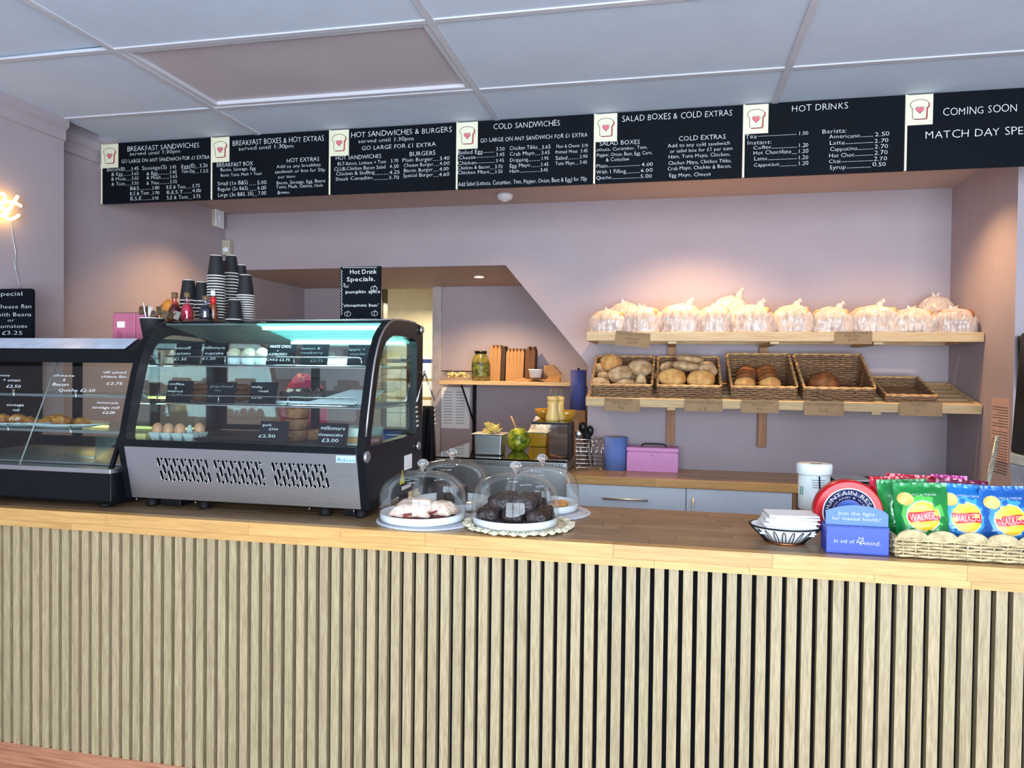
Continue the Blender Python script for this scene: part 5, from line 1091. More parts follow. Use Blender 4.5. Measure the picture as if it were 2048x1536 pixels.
hz = b.z; p, q = P(1283, 897, Y=4.28).x, P(1332, 897, Y=4.28).x
MB().tube(smooth([Vector((p, 4.28, hz)), Vector((p + .008, 4.28, hz + .012)), Vector((p + .03, 4.28, hz + .016)), Vector((q - .03, 4.28, hz + .016)), Vector((q - .008, 4.28, hz + .012)), Vector((q, 4.28, hz))], 4), .004, 8).build('handle', M['black'], t)
MB().lathe([(.008, 0), (.008, .003), (0, .003)], ((a.x + b.x) / 2, 4.219, hz - .045), 12).build('lock', M['chrome'], t)
for x in (a.x + .005, b.x - .005): MB().ball((x, 4.217, hz - .027), .003, .003, .003, 8, 6).build('rivet', M['black_m'], t)
# wire utensil basket
a, b = P(1152, 932, Y=4.2), P(1203, 880, Y=4.2); zz = [ZK + .014, b.z]
t = thing('utensil_caddy', 'chrome wire caddy full of black spoons', 'caddy', ((a.x + b.x) / 2, 4.25, ZK))
for i in range(8):
    z = ZK + .014 + i * (b.z - ZK - .014) / 7; MB().tube([(a.x, 4.2, z), (b.x, 4.2, z), (b.x, 4.31, z), (a.x, 4.31, z)], .0022 if i < 7 else .003, 5, True).build('wire', M['chrome'], t)
for x in [a.x + k * (b.x - a.x) / 5 for k in range(6)]: MB().tube([(x, 4.2, b.z), (x, 4.2, ZK + .014), (x, 4.31, ZK + .014), (x, 4.31, b.z)], .0018, 5).build('upright_wire', M['chrome'], t)
for x in (a.x + .005, b.x - .005): MB().ball((x, 4.197, ZK + .008), .008, .008, .008, 10, 8).ball((x, 4.30, ZK + .008), .008, .008, .008, 10, 8).build('ball_foot', M['chrome'], t)
for i, (px, py, dx, lab, mt) in enumerate(((1165, 855, .01, 'black serving spoon standing left in the caddy', 'black'), (1180, 862, .02, 'black serving spoon standing right in the caddy', 'black'), (1174, 872, .0, 'short black slotted spoon in the caddy', 'black_m'), (1157, 868, -.01, 'steel ladle hanging at the left of the caddy', 'steel'))):
    c = P(px, py, Y=4.25); u = thing('serving_spoon', lab, 'spoon', (c.x, 4.25, ZK + .02), group='spoons in the wire caddy')
    MB().ball(c, .021, .010, .032 if i < 3 else .022, 18, 12).build('bowl', M[mt], u); MB().tube([(c.x, 4.25, c.z - .025), (a.x + .05 + dx * 2, 4.25, ZK + .02)], .004, 6).build('handle', M[mt if i != 3 else 'steel'], u)
# magazines, black cloth and cards right on the worktop
for i, (x0, x1, py, dz, mt, lab) in enumerate(((1660, 1765, 945, 0, 'black_m', 'black folder under the left pile of papers'), (1668, 1740, 940, .008, 'paper', 'white papers on the left black folder'), (1822, 1925, 950, 0, 'black_m', 'black folder under the right stack of notebooks'), (1830, 1905, 945, .010, 'print', 'grey notebook in the right stack'), (1835, 1900, 942, .024, 'paper', 'white notebook topmost in the right stack'))):
    a, b = P(x0, 950, Y=4.15).x, P(x1, 950, Y=4.15).x; b = min(b, XR - .01)
    top('notebook', MB().box(a, b, 4.10 + i % 2 * .01, 4.33, ZK + dz, ZK + dz + (.007 if mt != 'print' else .013)), M[mt], lab, 'notebook', bev=.001)
c = P(1768, 942, Y=4.15)
top('black_pouch', lump(MB(), (c.x, 4.17, ZK + .012), .055, .03, .02, .3, 2, 5, z0=-.6), M['black_m'], 'small black pouch lying between the paper piles', 'pouch')
# paper price list and rod on the right wall
X = XR - .001; a, b = P(1986, 905, X=X), P(2020, 795, X=X); c1, c2 = P(1984, 795, X=X), P(2017, 927, X=X)
t = thing('price_sheet', 'long printed sheet taped to the right wall of the recess', 'notice', (X, (c1.y + b.y) / 2, c2.z))
MB().box(X - .001, X + .0, b.y, c1.y, c2.z, c1.z).build('sheet', mat('pinkish paper', lin(214, 180, 170), .8), t)
pl = MB(); y1, y0 = c1.y - .012, b.y + .012; z = c1.z - .03
for i in range(26):
    if i not in (0, 9): pl.box(X - .0016, X - .001, y0, y1 - (.0 if i % 3 else .06), z, z + .0022)
    z -= .0125
pl = pl.build('print_lines', M['ink'], t); pl['kind'] = 'stuff'
# ------------------------------------------------------------------ alcove contents
ys = 5.2; zsh = P(950, 762, Y=ys).z; xa = P(878, 765, Y=ys).x; xb = -.475
t = thing('wall_shelf', 'wooden wall shelf in the alcove under the stairs', 'shelf', ((xa + xb) / 2, 5.35, zsh - .025))
MB().box(xa, xb, ys, 5.498, zsh - .028, zsh).build('board', M['pine'], t, bev=.002)
p = P(948, 800, Y=5.47); MB().box(p.x - .012, p.x + .012, 5.475, 5.499, ZK - .05, zsh - .029).build('bracket_post', M['black_m'], t)
MB().tube([(p.x - .03, 5.22, zsh - .032), (p.x, 5.48, zsh - .33)], .007, 6).build('bracket_brace', M['black_m'], t)
a, b = P(882, 856, Y=5.498), P(940, 775, Y=5.498)
t = thing('wall_notice', 'white printed list taped to the wall under the alcove shelf', 'notice', ((a.x + b.x) / 2, 5.498, a.z))
MB().box(a.x, b.x, 5.497, 5.4995, a.z, b.z).build('sheet', M['paper'], t); pl = MB()
for k in range(2):
    for i in range(12): z = b.z - .04 - i * .022; x = a.x + .02 + k * .1; pl.box(x, x + .07, 5.496, 5.497, z, z + .004)
pl = pl.build('print_lines', M['print'], t); pl['kind'] = 'stuff'
def onshelf(px, Y=5.33): p = P(px, 760, Y=Y); return Vector((p.x, Y, zsh))
# tray of salad
a, b = onshelf(890), onshelf(943); c = (a + b) / 2; w = (b.x - a.x) / 2; hh = .07
t = thing('salad_tray', 'clear black-edged tray of chopped food at the left of the alcove shelf', 'tray', c)
MB().rings([[(c.x + sx_ * w * k, c.y + sy * .08 * k, c.z + z) for sx_, sy in ((-1, -1), (1, -1), (1, 1), (-1, 1))] for k, z in ((.78, .001), (1, hh))], True, True, False, False).build('tray', M['glass'], t)
MB().tube([(c.x + sx_ * w, c.y + sy * .08, c.z + hh) for sx_, sy in ((-1, -1), (1, -1), (1, 1), (-1, 1))], .004, 5, True).build('rim', M['black'], t)
fo = MB(); pale = mat('pale chopped pasta', lin(232, 206, 150), .6, var=.2, vs=60)
for i in range(60): lump(fo, (c.x + random.uniform(-.8, .8) * w * .8, c.y + random.uniform(-.055, .055), c.z + .02 + random.random() * .035), .012, .011, .01, .3, 3, i, 7, 4)
fo = fo.build('chopped_food', pale, t); fo['kind'] = 'stuff'
c = onshelf(961, 5.30); r = 18 / FPX * 5.4; hh = P(961, 702, Y=5.3).z - zsh
t = thing('gherkin_jar', 'large glass jar with black lid and dark label on the alcove shelf', 'jar', c)
MB().lathe([(r * .9, 0), (r, .01), (r, hh * .68), (r * .8, hh * .82), (r * .62, hh * .88), (r * .62, hh * .95)], c, 28).build('glass_body', mat('olive brine glass', lin(120, 116, 60), .08, var=.3, vs=30, coat=.5), t)
MB().lathe([(r * .68, hh * .92), (r * .7, hh), (0, hh)], c, 28).build('lid', M['black'], t)
MB().lathe([(r * 1.01, hh * .16), (r * 1.01, hh * .62)], c, 28, False, False).build('label', mat('dark green label', lin(40, 44, 26), .4, var=.4, vs=40, col2=lin(110, 120, 50)), t)
ORD_ = ['leftmost', 'second', 'third', 'fourth', 'fifth']
ZP = 1.0
def boxstack(px0, px1, ptop, Y, n, mt, lab, grp):
    a, b = onshelf(px0, Y), onshelf(px1, Y); zt_ = P(px0, ptop, Y=Y).z; h = (zt_ - zsh); w = b.x - a.x; mm = mat('kraft board ' + str(px0), mt, .8, var=.08)
    for i in range(n):
        x = a.x + w * i / n
        o = MB().prism([(x, zsh), (x + w / n - .001, zsh), (x + w / n + .006, zsh + h * .86), (x + w / n - .004, zsh + h), (x + w / n - .010, zsh + h * .98), (x + .004, zsh + h * .86)], 1, Y, Y + .11).build('takeaway_box', mm)
        tag(o, (ORD_[i] + ' ' if grp else '') + lab, 'box', grp)
boxstack(978, 1000, 690, 5.34, 3, lin(158, 118, 76), 'folded brown takeaway box nested right behind the jar', 'brown takeaway boxes behind the jar')
boxstack(1001, 1009, 692, 5.34, 1, lin(52, 36, 24), 'dark folded box edge between the two brown takeaway stacks', None)
boxstack(1011, 1046, 697, 5.34, 5, lin(166, 124, 80), 'folded brown takeaway box in the middle stack', 'brown takeaway boxes in the middle stack')
boxstack(1049, 1068, 693, 5.34, 2, lin(96, 62, 36), 'dark folded takeaway box in the right stack on the alcove shelf', 'dark takeaway boxes in the right stack')
a = onshelf(1028, 5.24); b = onshelf(1120, 5.24)
top('kraft_paper', MB().grid(lambda u, v: (a.x + (b.x - a.x) * u, 5.215 + .1 * v, zsh + .002 + .03 * max(0, noise.noise(Vector((u * 3, v * 2, 4)))) + .05 * v * u), 10, 6, False), M['kraft'], 'crumpled sheet of kraft paper on the alcove shelf', 'paper', solid=.001)
c = onshelf(1071, 5.27); r = 14 / FPX * 5.3
t = thing('sauce_tub', 'white paper tub standing on the kraft paper', 'tub', Vector((c.x, c.y, zsh + .03)))
MB().lathe([(r * .8, .03), (r, .085), (r * 1.05, .087), (r * 1.04, .092), (r * .9, .09), (0, .086)], c, 28).build('tub', M['paper'], t)
a, b = onshelf(1086, 5.30), onshelf(1118, 5.30)
top('kraft_bag', MB().prism([(a.x, zsh), (b.x, zsh), (b.x + .01, zsh + .06), (a.x + .07, zsh + .125), (a.x, zsh + .12)], 1, 5.32, 5.36), M['kraft'], 'folded kraft paper bag at the right of the alcove shelf', 'bag', bev=.002)
c = P(1156, 820, Y=4.75); r = 12.5 / FPX * 4.7; ht = P(1156, 740, Y=4.75).z - c.z
top_z = c.z
t = thing('catering_box', 'brown box under the tall blue roll in the alcove', 'box', (c.x, 4.76, ZP)); MB().box(c.x - .06, c.x + .055, 4.68, 4.85, ZP, top_z).build('carton', M['kraft'], t, bev=.002); MB().box(c.x - .04, c.x + .02, 4.678, 4.68, ZP + .03, ZP + .07).build('tape', M['card'], t)
t = thing('blue_roll', 'tall dark blue paper roll standing in the alcove behind the stair corner', 'paper roll', (c.x, 4.75, top_z))
MB().lathe([(r * 1.3, 0), (r * 1.3, ht), (r * .5, ht), (0, ht)], (c.x, 4.75, top_z), 30).build('paper', mat('deep blue paper', lin(72, 84, 150), .8, bump=.2, bs=180), t); MB().lathe([(.008, ht), (.008, ht + .012), (0, ht + .012)], (c.x, 4.75, top_z), 12).build('spindle_tip', M['black'], t)
ZP = 1.0
# salad prep counter
px0 = P(862, 935, Y=4.08).x; px1 = bxl - .004; yp = 4.05
t = thing('prep_counter', 'stainless refrigerated prep counter with dark glass top in the alcove', 'counter', ((px0 + px1) / 2, 4.4, 0))
MB().box(px0, px1, yp + .01, 4.93, .08, .964).build('body', M['steel'], t, bev=.004); MB().box(px0, px1, yp, 4.95, .964, .99).build('perforated_rim', M['steel'], t, bev=.002)
MB().box(px0, px1, yp + .004, 4.95, .99, ZP).build('glass_top', mat('black glass worktop', lin(34, 24, 14), .06, coat=1), t)
pf = MB(); n = 60
for i in range(n):
    for j in range(2): x = px0 + .02 + (px1 - px0 - .04) * i / n; pf.box(x, x + .006, yp - .001, yp, .969 + j * .009, .975 + j * .009)
pf = pf.build('rim_perforations', M['black_m'], t); pf['kind'] = 'stuff'
for x in (px0 + .05, px1 - .05): MB().lathe([(.02, 0), (.02, .08)], (x, 4.2, 0), 12).build('leg', M['black_m'], t)
# glass guard cabinet
ga = P(1063, 900, Y=4.08).x; gb = P(1137, 900, Y=4.08).x; gz = P(1100, 847, Y=4.08).z; gy1 = 4.50
t = thing('glass_guard', 'black-edged glass sneeze guard cabinet on the prep counter', 'glass cabinet', ((ga + gb) / 2, 4.3, ZP))
MB().box(ga, gb, 4.078, 4.084, ZP, gz).build('front_pane', M['glass'], t); MB().box(ga, gb, 4.078, gy1, gz, gz + .006).build('top_pane', mat('dark tinted glass top', lin(60, 46, 24), .05, coat=1), t)
MB().box(gb - .006, gb + .010, 4.072, 4.09, ZP, gz + .01).build('corner_post', M['black'], t); MB().box(ga, gb, 4.072, 4.078, gz - .006, gz + .006).build('top_edge', M['black'], t)
MB().box(gb - .002, gb + .003, 4.09, gy1, ZP, gz).build('side_pane', mat('smoked glass side', lin(54, 46, 40), .08, var=.3, vs=12, coat=.6), t)
# containers
c = P(978, 918, Y=4.22); a, b = P(947, 918, Y=4.18).x, P(1003, 918, Y=4.18).x; zt_ = P(978, 868, Y=4.18).z
t = thing('steel_bain', 'deep stainless pan piled with pale sliced cheese', 'pan', ((a + b) / 2, 4.25, ZP))
MB().frus(a + .006, b - .006, 4.186, 4.31, ZP, a, b, 4.18, 4.32, zt_ - .004).build('pan', M['steel'], t, bev=.008); MB().box(a - .014, b + .014, 4.166, 4.334, zt_ - .004, zt_).build('rim', M['steel'], t, bev=.001)
chs = mat('pale yellow cheese', lin(246, 222, 130), .5, var=.08)
for i in range(14):
    o = MB().box(-.024, .024, -.018, .018, -.002, .002).build('cheese_slice', chs, loc=True, bev=.001); k = i / 14
    o.location = ((a + b) / 2 + random.uniform(-.05, .05) * (1 - k * .7), 4.25 + random.uniform(-.03, .03), zt_ + .004 + k * .045); o.rotation_euler = (random.uniform(-.9, .9), random.uniform(-1, 1), random.uniform(0, 3))
    tag(o, 'pale cheese slice heaped on the deep stainless pan', 'cheese', 'cheese slices heaped on the steel pan')
c = P(1037, 885, Y=4.50); r = 24 / FPX * 4.56
lt = mat('green lettuce in film', lin(50, 96, 16), .2, var=.4, vs=26, bump=.5, bs=50, col2=lin(196, 200, 60), coat=.6)
top('lettuce', lump(MB(), (c.x, 4.50, ZP + r * .93), r * 1.02, r, r, .14, 3, 3, 28, 16, -.96), lt, 'round green lettuce wrapped in film on the prep counter', 'lettuce')
a, b = P(1060, 893, Y=4.84), P(1098, 864, Y=4.84)
yt = mat('yellow plastic', lin(216, 166, 30), .4, var=.05)
t = thing('yellow_tub', 'yellow plastic tub behind the glass guard', 'tub', ((a.x + b.x) / 2, 4.83, ZP))
MB().frus(a.x + .008, b.x - .008, 4.76, 4.90, ZP, a.x, b.x, 4.75, 4.91, b.z).build('tub', yt, t, bev=.006); MB().box(a.x - .006, b.x + .006, 4.744, 4.916, b.z, b.z + .006).build('rim', M['paper'], t, bev=.002)
top('clear_tray', MB().add([(a.x + .0, 4.78, b.z + .008), (b.x, 4.78, b.z + .008), (b.x + .02, 4.88, b.z + .085), (a.x + .03, 4.88, b.z + .10)], [(0, 1, 2, 3)]), M['film'], 'clear plastic lid leaning on the yellow tub', 'lid', solid=.003)
p, q = P(1022, 832, Y=4.7), P(1033, 860, Y=4.7)
t = thing('wooden_spatula', 'wooden spatula handle leaning behind the lettuce', 'spatula', (q.x, 4.7, ZP)); MB().tube([p, q, (q.x + .02, 4.7, ZP + .006)], .006, 8).build('handle', M['pine'], t); MB().box(q.x + .005, q.x + .04, 4.695, 4.705, ZP + .001, ZP + .03).build('blade', M['pine'], t)
for i, (px, Y, lab) in enumerate(((1105, 4.20, 'front cream sauce squeeze bottle with clear cap'), (1117, 4.27, 'rear cream sauce squeeze bottle, half hidden'))):
    c = P(px, 842, Y=Y); c.z = gz + .006; hh = (P(px, 778, Y=Y).z - c.z); r = 14 / FPX * 4.25
    t = thing('squeeze_bottle', lab, 'bottle', c, group='cream squeeze bottles on the glass guard'); sauce = mat('creamy mayonnaise ' + str(i), lin(232, 196, 120), .35, var=.03)
    MB().lathe([(r * .9, 0), (r, .006), (r, hh * .12), (r * .8, hh * .3), (r * .74, hh * .5), (r * .82, hh * .62)], c, 28).build('body', sauce, t); MB().lathe([(r * .84, hh * .62), (r * .84, hh * .72), (r * .74, hh * .76), (r * .5, hh * .77)], c, 28).build('collar', sauce, t)
    MB().lathe([(r * .5, hh * .765), (r * .48, hh), (0, hh)], c, 24, False, True).build('clear_cap', M['dome'], t)
for i, (px, Y, lab) in enumerate(((1088, 4.42, 'amber glass bowl behind the squeeze bottles, left'), (1133, 4.30, 'amber glass bowl right of the squeeze bottles'))):
    c = P(px, 842, Y=Y); c.z = gz + .006; r = 20 / FPX * 4.3
    top('glass_bowl', MB().lathe([(r * .45, 0), (r * .5, .004), (r * .85, .03), (r, .06), (r * .97, .06), (r * .8, .03), (0, .006)], c, 32), mat('amber glass', lin(206, 150, 50), .08, var=.1, coat=.8), lab, 'bowl')
# meat tray inside the guard
a = P(1118, 905, Y=4.22)
top('ham_tray', MB().lathe([(.05, 0), (.06, .012), (0, .012)], (a.x, 4.22, ZP), 24, sq=.6), mat('chopped red filling', lin(140, 60, 44), .6, var=.5, vs=70, bump=.5, col2=lin(190, 140, 110)), 'dish of chopped red filling in the glass guard', 'dish')
# black apron and tongs beside the fridge
p = P(856, 815, Y=3.4)
t = thing('black_apron', 'crumpled black apron hanging beyond the fridge', 'apron', (p.x, 3.4, P(856, 960, Y=3.4).z))
zt_, zb_ = P(856, 812, Y=3.4).z, P(856, 985, Y=3.4).z
MB().grid(lambda u, v: (p.x + (u - .5) * (.05 + .05 * v) + .006 * math.sin(u * 12), 3.4 + .02 * math.sin(u * 14 + v * 2), zt_ + (zb_ - zt_) * v), 16, 14).build('cloth', M['black_m'], t, solid=.006)
MB().box(p.x - .03, p.x + .03, 3.39, 3.44, 0, zb_ + .01).build('stand_post', M['black_m'], t)
p = P(842, 745, X=XB + .034)
t = thing('serving_tongs', 'pair of steel tongs hanging from the right side of the fridge', 'tongs', (XB + .04, p.y, P(860, 850, Y=2.8).z))
for px in (822, 862):
    e = P(px, 838, Y=p.y + (.0 if px == 862 else -.0)); e = Vector((max(e.x, XB + .034) if px == 862 else XB + .036, 2.80 if px == 862 else 2.70, e.z))
    MB().tube([(XB + .036, 2.79, p.z), (e.x, e.y, e.z + .07)], .0035, 6).build('arm', M['chrome'], t)
    for k in range(5): MB().ball((e.x + .001 * k, e.y, e.z + .05 - k * .018), .006, .012, .006, 10, 6).build('scallop_tip', M['chrome'], t)
MB().ball((XB + .036, 2.79, p.z), .005, .005, .008, 10, 8).build('hinge', M['chrome'], t)
# pink bag on the back side, seen through the fridge
pb = mat('hot pink carrier bag', lin(236, 50, 106), .4, var=.12, bump=.3, bs=30)
c = P(595, 800, Y=3.5)
a, b = P(552, 868, Y=3.45), P(645, 745, Y=3.45)
t = thing('pink_carrier_bag', 'bright pink carrier bag seen through the fridge', 'bag', (P(595, 800, Y=3.45).x, 3.5, a.z))
MB().rings([[(( a.x + b.x) / 2 + (b.x - a.x) / 2 * k * math.cos(th), 3.5 + .07 * k * math.sin(th), a.z + z * 1.45 * (1 + .1 * noise.noise(Vector((th * 2, z * 30, 0))))) for th in [2 * PI * i / 24 for i in range(24)]] for k, z in ((.85, 0), (1, .04), (1.02, .11), (.8, .16), (.5, .19), (.3, .21))]).build('bag_body', pb, t)
t['label'] = 'bright pink carrier bag seen through the fridge glass'
tx = MB(); write(tx, "Caf", 618, 640, 835, 9, (0, 3.425, 0)); 
top('storage_stool', MB().box(a.x - .02, b.x + .02, 3.42, 3.62, 0, a.z - .03).box(a.x - .04, b.x + .04, 3.40, 3.64, a.z - .03, a.z), M['pine_z'], 'wooden stand behind the fridge carrying the pink bag', 'stand', bev=.003)
# ------------------------------------------------------------------ napkins in wire basket
c = Vector((.345, 2.285, ZT)); R = .1
t = thing('wire_basket', 'low black wire basket holding white napkins', 'basket', c)
def ell(r, z, n=48, sq=.85): return [(c.x + r * math.cos(2 * PI * i / n), c.y + r * sq * math.sin(2 * PI * i / n), ZT + z) for i in range(n)]
MB().tube(ell(.055, .003), .003, 6, True).build('base_ring', mat('copper wire', lin(190, 120, 84), .3, 1), t); MB().tube(ell(R, .05), .0026, 6, True).build('rim', M['black_m'], t)
for i in range(22):
    a0 = 2 * PI * i / 22; pts = []
    for k in range(9):
        f = k / 8; s_ = math.sin(PI * f); rr = .056 + .040 * s_ ** .7; z = .004 + .040 * s_ ** .7; a = a0 + (f - .5) * .16
        pts.append((c.x + rr * math.cos(a), c.y + .85 * rr * math.sin(a), ZT + z))
    MB().tube(pts, .0013, 4).build('wire_loop', M['black_m'], t)
top('basket_liner', MB().lathe([(.05, .006), (.088, .040), (.095, .052)], (c.x, c.y, ZT), 40, True, False, sq=.84), M['paper'], 'white paper liner inside the wire basket', 'napkin', solid=.001)
for i in range(12):
    o = MB().box(-.075 + .002 * i, .075 + .001 * i, -.05, .05, 0, .0045).build('napkin', M['paper'], loc=True, bev=.001); o.location = (c.x + .004 * math.sin(i * 2), c.y - .0, ZT + .030 + i * .0048); o.rotation_euler = (0, random.uniform(-.02, .02), random.uniform(-.08, .08) + .05)
    tag(o, ORD[10 - i] + ' folded white napkin from the top in the wire basket' if i < 11 else 'topmost folded white napkin of the stack in the wire basket', 'napkin', 'white napkins stacked in the wire basket' if i < 11 else None)
# ------------------------------------------------------------------ blue leaflet box, red collection tin
blue = mat('royal blue card', lin(22, 62, 176), .35, var=.03); lbl = mat('light blue card', lin(72, 112, 196), .4, var=.03)
Y0 = 2.178; a, b = P(1652, 1107, Y=Y0), P(1778, 1050, Y=Y0); zt_ = P(1652, 1052, Y=Y0).z; x0, x1 = a.x, P(1778, 1100, Y=Y0).x
t = thing('leaflet_box', 'blue card box reading Join the fight for mental health', 'card box', ((x0 + x1) / 2, Y0 + .04, ZT))
fb = MB().box(x0, x1, Y0, Y0 + .075, ZT + .0005, zt_).build('box_body', blue, t, bev=.001)
yh = Y0 + .012; zh = P(1715, 1012, Y=yh).z; z2 = P(1778, 1030, Y=yh).z; n = 14
pts = [(x0, zt_ - .002), (x1, zt_ - .002), (x1, z2)] + [(x1 - (x1 - x0) * (i / n), z2 + (zh - z2) * math.sin(PI * (i / n)) ** .7 + .002) for i in range(1, n)] + [(x0, z2 + .004)]
MB().prism(pts, 1, yh, yh + .003).build('header_card', lbl, t)
MB().box(x0, x1, Y0 - .001, yh, zt_, zt_ + .003).build('fold', mat('dark blue fold', lin(20, 56, 140), .4), t)
tx = MB(); oI, sI = (1480, 900), 3.606
for s, p, q, y, h in lines(oI, sI, [("Join the fight", 706, 972, 465, 26), ("for mental health!", 662, 1016, 500, 26)]): write(tx, s, p, q, y, h, (0, yh, 0), jit=0)
for s, p, q, y, h in lines(oI, sI, [("In aid of", 676, 822, 665, 28), ("mind", 905, 1005, 686, 34), (".", 1008, 1018, 690, 30)]): write(tx, s, p, q, y, h, (0, Y0, 0), jit=0)
def scr(pts, y=Y0 - .001, r=.0009): tx.tube([P(oI[0] + x / sI, oI[1] + v / sI, Y=y) for x, v in pts], r, 5)
scr([(840, 672), (850, 645), (862, 652), (856, 625), (872, 640), (892, 632), (884, 650), (896, 668), (880, 690), (870, 664), (846, 668), (876, 652), (866, 684), (890, 672), (905, 682)]); scr([(850, 660), (880, 676), (862, 676), (888, 645)])
tx = tx.build('lettering', M['paper'], t)
rc = mat('red plastic tin', lin(196, 8, 22), .3, var=.05); nv = mat('navy ring print', lin(30, 34, 84), .4)
yr = 2.29; cc = P(1697, 1033, Y=yr); R = 65 / FPX * (cc - CAM).dot(FW); cc.z = max(cc.z, ZT + R)
t = thing('collection_tin', 'round red mountain rescue collection tin behind the blue box', 'collection tin', (cc.x, yr + .02, ZT))
def disc(r0, r1, y0, y1, m_, nm, par):
    n = 56; Rg = [[(cc.x + r * math.cos(2 * PI * i / n), y, cc.z + r * math.sin(2 * PI * i / n)) for i in range(n)] for r, y in ((r0, y1), (r0, y0), (r1, y0), (r1, y1))] if r0 else [[(cc.x + r * math.cos(2 * PI * i / n), y, cc.z + r * math.sin(2 * PI * i / n)) for i in range(n)] for r, y in ((r1 * .96, y1), (r1, y1 - .004), (r1, y0 + .006), (r1 * .95, y0))]
    return MB().rings(Rg, True, not r0, not r0).build(nm, m_, par)
bd = disc(0, R, yr - .006, yr + .04, rc, 'body', t); disc(R * .42, R * .74, yr - .008, yr - .005, nv, 'navy_ring', bd); disc(R * .74, R * .77, yr - .009, yr - .005, M['paper'], 'white_line', bd)
disc(0, R * .42, yr - .0075, yr - .004, lbl, 'centre_print', bd)
tx = MB()
def arc(s, rad, a0, a1, h, y):
    V, F, w = layout(s, 0); k = (a0 - a1) / w
    tx.add([(cc.x + (rad + v[1] * h / .73) * math.cos(a0 - v[0] * k), y, cc.z + (rad + v[1] * h / .73) * math.sin(a0 - v[0] * k)) for v in V], F)
arc("MOUNTAIN RESCUE", R * .575, math.radians(205), math.radians(-25), R * .13, yr - .0095); arc("ENGLAND & WALES", R * .46, math.radians(180), math.radians(0), R * .06, yr - .0095)
tx.build('lettering', M['paper'], bd)
# ------------------------------------------------------------------ white charity tub
Y1 = 2.60; c = P(1627, 1018, Y=Y1); r = 30 / FPX * (c - CAM).dot(FW); z1 = P(1627, 927, Y=Y1).z; z0 = c.z
t = thing('white_tub', 'white plastic collection tub with green print standing behind the napkins', 'tub', (c.x, Y1, ZT)); tb_ = mat('white tub plastic', lin(230, 242, 240), .35, var=.02)
MB().lathe([(r * .78, ZT), (r * .78, z0 + .002)], (c.x, Y1, 0), 36).build('pedestal', tb_, t); MB().lathe([(r * .80, ZT + .001), (r * .82, ZT + .012)], (c.x, Y1, 0), 36, False, False).build('green_band', mat('lime green', lin(170, 200, 50), .5), t)
MB().lathe([(r * .9, z0), (r * .97, z0 + .006), (r * 1.0, z1 - .03)], (c.x, Y1, 0), 44).build('tub_body', tb_, t); MB().lathe([(r * 1.09, z1 - .034), (r * 1.12, z1 - .03), (r * 1.13, z1 - .006), (r * 1.09, z1), (0, z1)], (c.x, Y1, 0), 44).build('lid', tb_, t)
MB().box(c.x - .012, c.x + .022, Y1 - .012, Y1 - .002, z1, z1 + .001).build('coin_slot', M['black_m'], t)
tx = MB()
def onr(u, z, e=.0012): a = -PI / 2 + u; return (c.x + (r + e) * math.cos(a), Y1 + (r + e) * math.sin(a), z)
for i in range(4): z = z1 - .050 - i * .008; tx.add([onr(-.35 + .03 * i, z), onr(-.05, z), onr(.25, z), onr(.55 - .03 * i, z), onr(.55 - .03 * i, z + .002), onr(.25, z + .002), onr(-.05, z + .002), onr(-.35 + .03 * i, z + .002)], [(0, 1, 6, 7), (1, 2, 5, 6), (2, 3, 4, 5)])
tx = tx.build('print_lines', M['print'], t); tx['kind'] = 'stuff'
MB().tube([onr(.12, z1 - .036, .003), onr(.16, z1 - .07, .003), onr(.2, z1 - .11, .003), onr(.28, z0 + .02, .003)], .0024, 6).build('cable_tie', M['black'], t)
MB().tube([onr(u, z, .001) for u, z in ((-1.1, z1 - .075), (-.92, z1 - .075), (-.92, z1 - .10), (-1.1, z1 - .10))], .0014, 5, True).build('green_mark', mat('green print', lin(60, 150, 110), .5), t)
# ------------------------------------------------------------------ crisp packets in a seagrass basket
def bpx(px, Y, Z=ZT): return P(px, 1110, Y=Y).x
kx0 = P(1800, 1115, Z=ZT).x - .008; kx1 = kx0 + .44; ky0, ky1 = 2.172, 2.46; rz_ = P(1830, 1078, Y=ky0).z - ZT
bk = basket(kx0, kx1, ky0, ky1, ZT, rz_, rz_, .03, 'pale woven seagrass basket with scalloped rim holding crisp packets', None, mt='seagrass', rimm='seagrass', row=.0085, r=.0042, per_n=110)
bk.name = 'seagrass_basket'
if 'group' in bk: del bk['group']
n = 6
for i in range(n):
    xm = kx0 + (i + .5) * (kx1 - kx0) / n; rr = (kx1 - kx0) / n / 2
    for k, f in enumerate((1.0, .78, .56, .34)):
        if k == 0: sc_ = MB()
        sc_.tube([(xm + rr * f * math.cos(a), ky0 - .004 - .002, ZT + rz_ + rr * f * .62 * math.sin(a)) for a in [PI * j / 12 for j in range(13)]], .0045, 5)
    sc_.build('scallop', M['seagrass'], bk)
yel = mat('packet yellow', lin(250, 200, 40), .3, var=.05); redb = mat('packet red band', lin(214, 36, 40), .3, var=.05); pot = mat('potato print', lin(224, 160, 70), .35, var=.2, vs=40, col2=lin(240, 200, 120)); wp = mat('white print', lin(245, 245, 245), .35)
def foil(nm, c1): return mat(nm, c1, .22, .15, var=.16, vs=16, bump=.35, bs=22, spec=.8)
FO = {'green': foil('green foil', lin(20, 140, 60)), 'blue': foil('blue foil', lin(20, 120, 200)), 'red': foil('red foil', lin(206, 26, 50)), 'pink': foil('pink foil', lin(214, 40, 150)), 'maroon': foil('maroon foil', lin(136, 24, 70)), 'mid': foil('deep blue foil', lin(16, 96, 180))}
glo = {'green': mat('light green print', lin(90, 190, 80), .3), 'blue': mat('light blue print', lin(70, 160, 220), .3), 'mid': mat('light blue print two', lin(60, 150, 215), .3)}
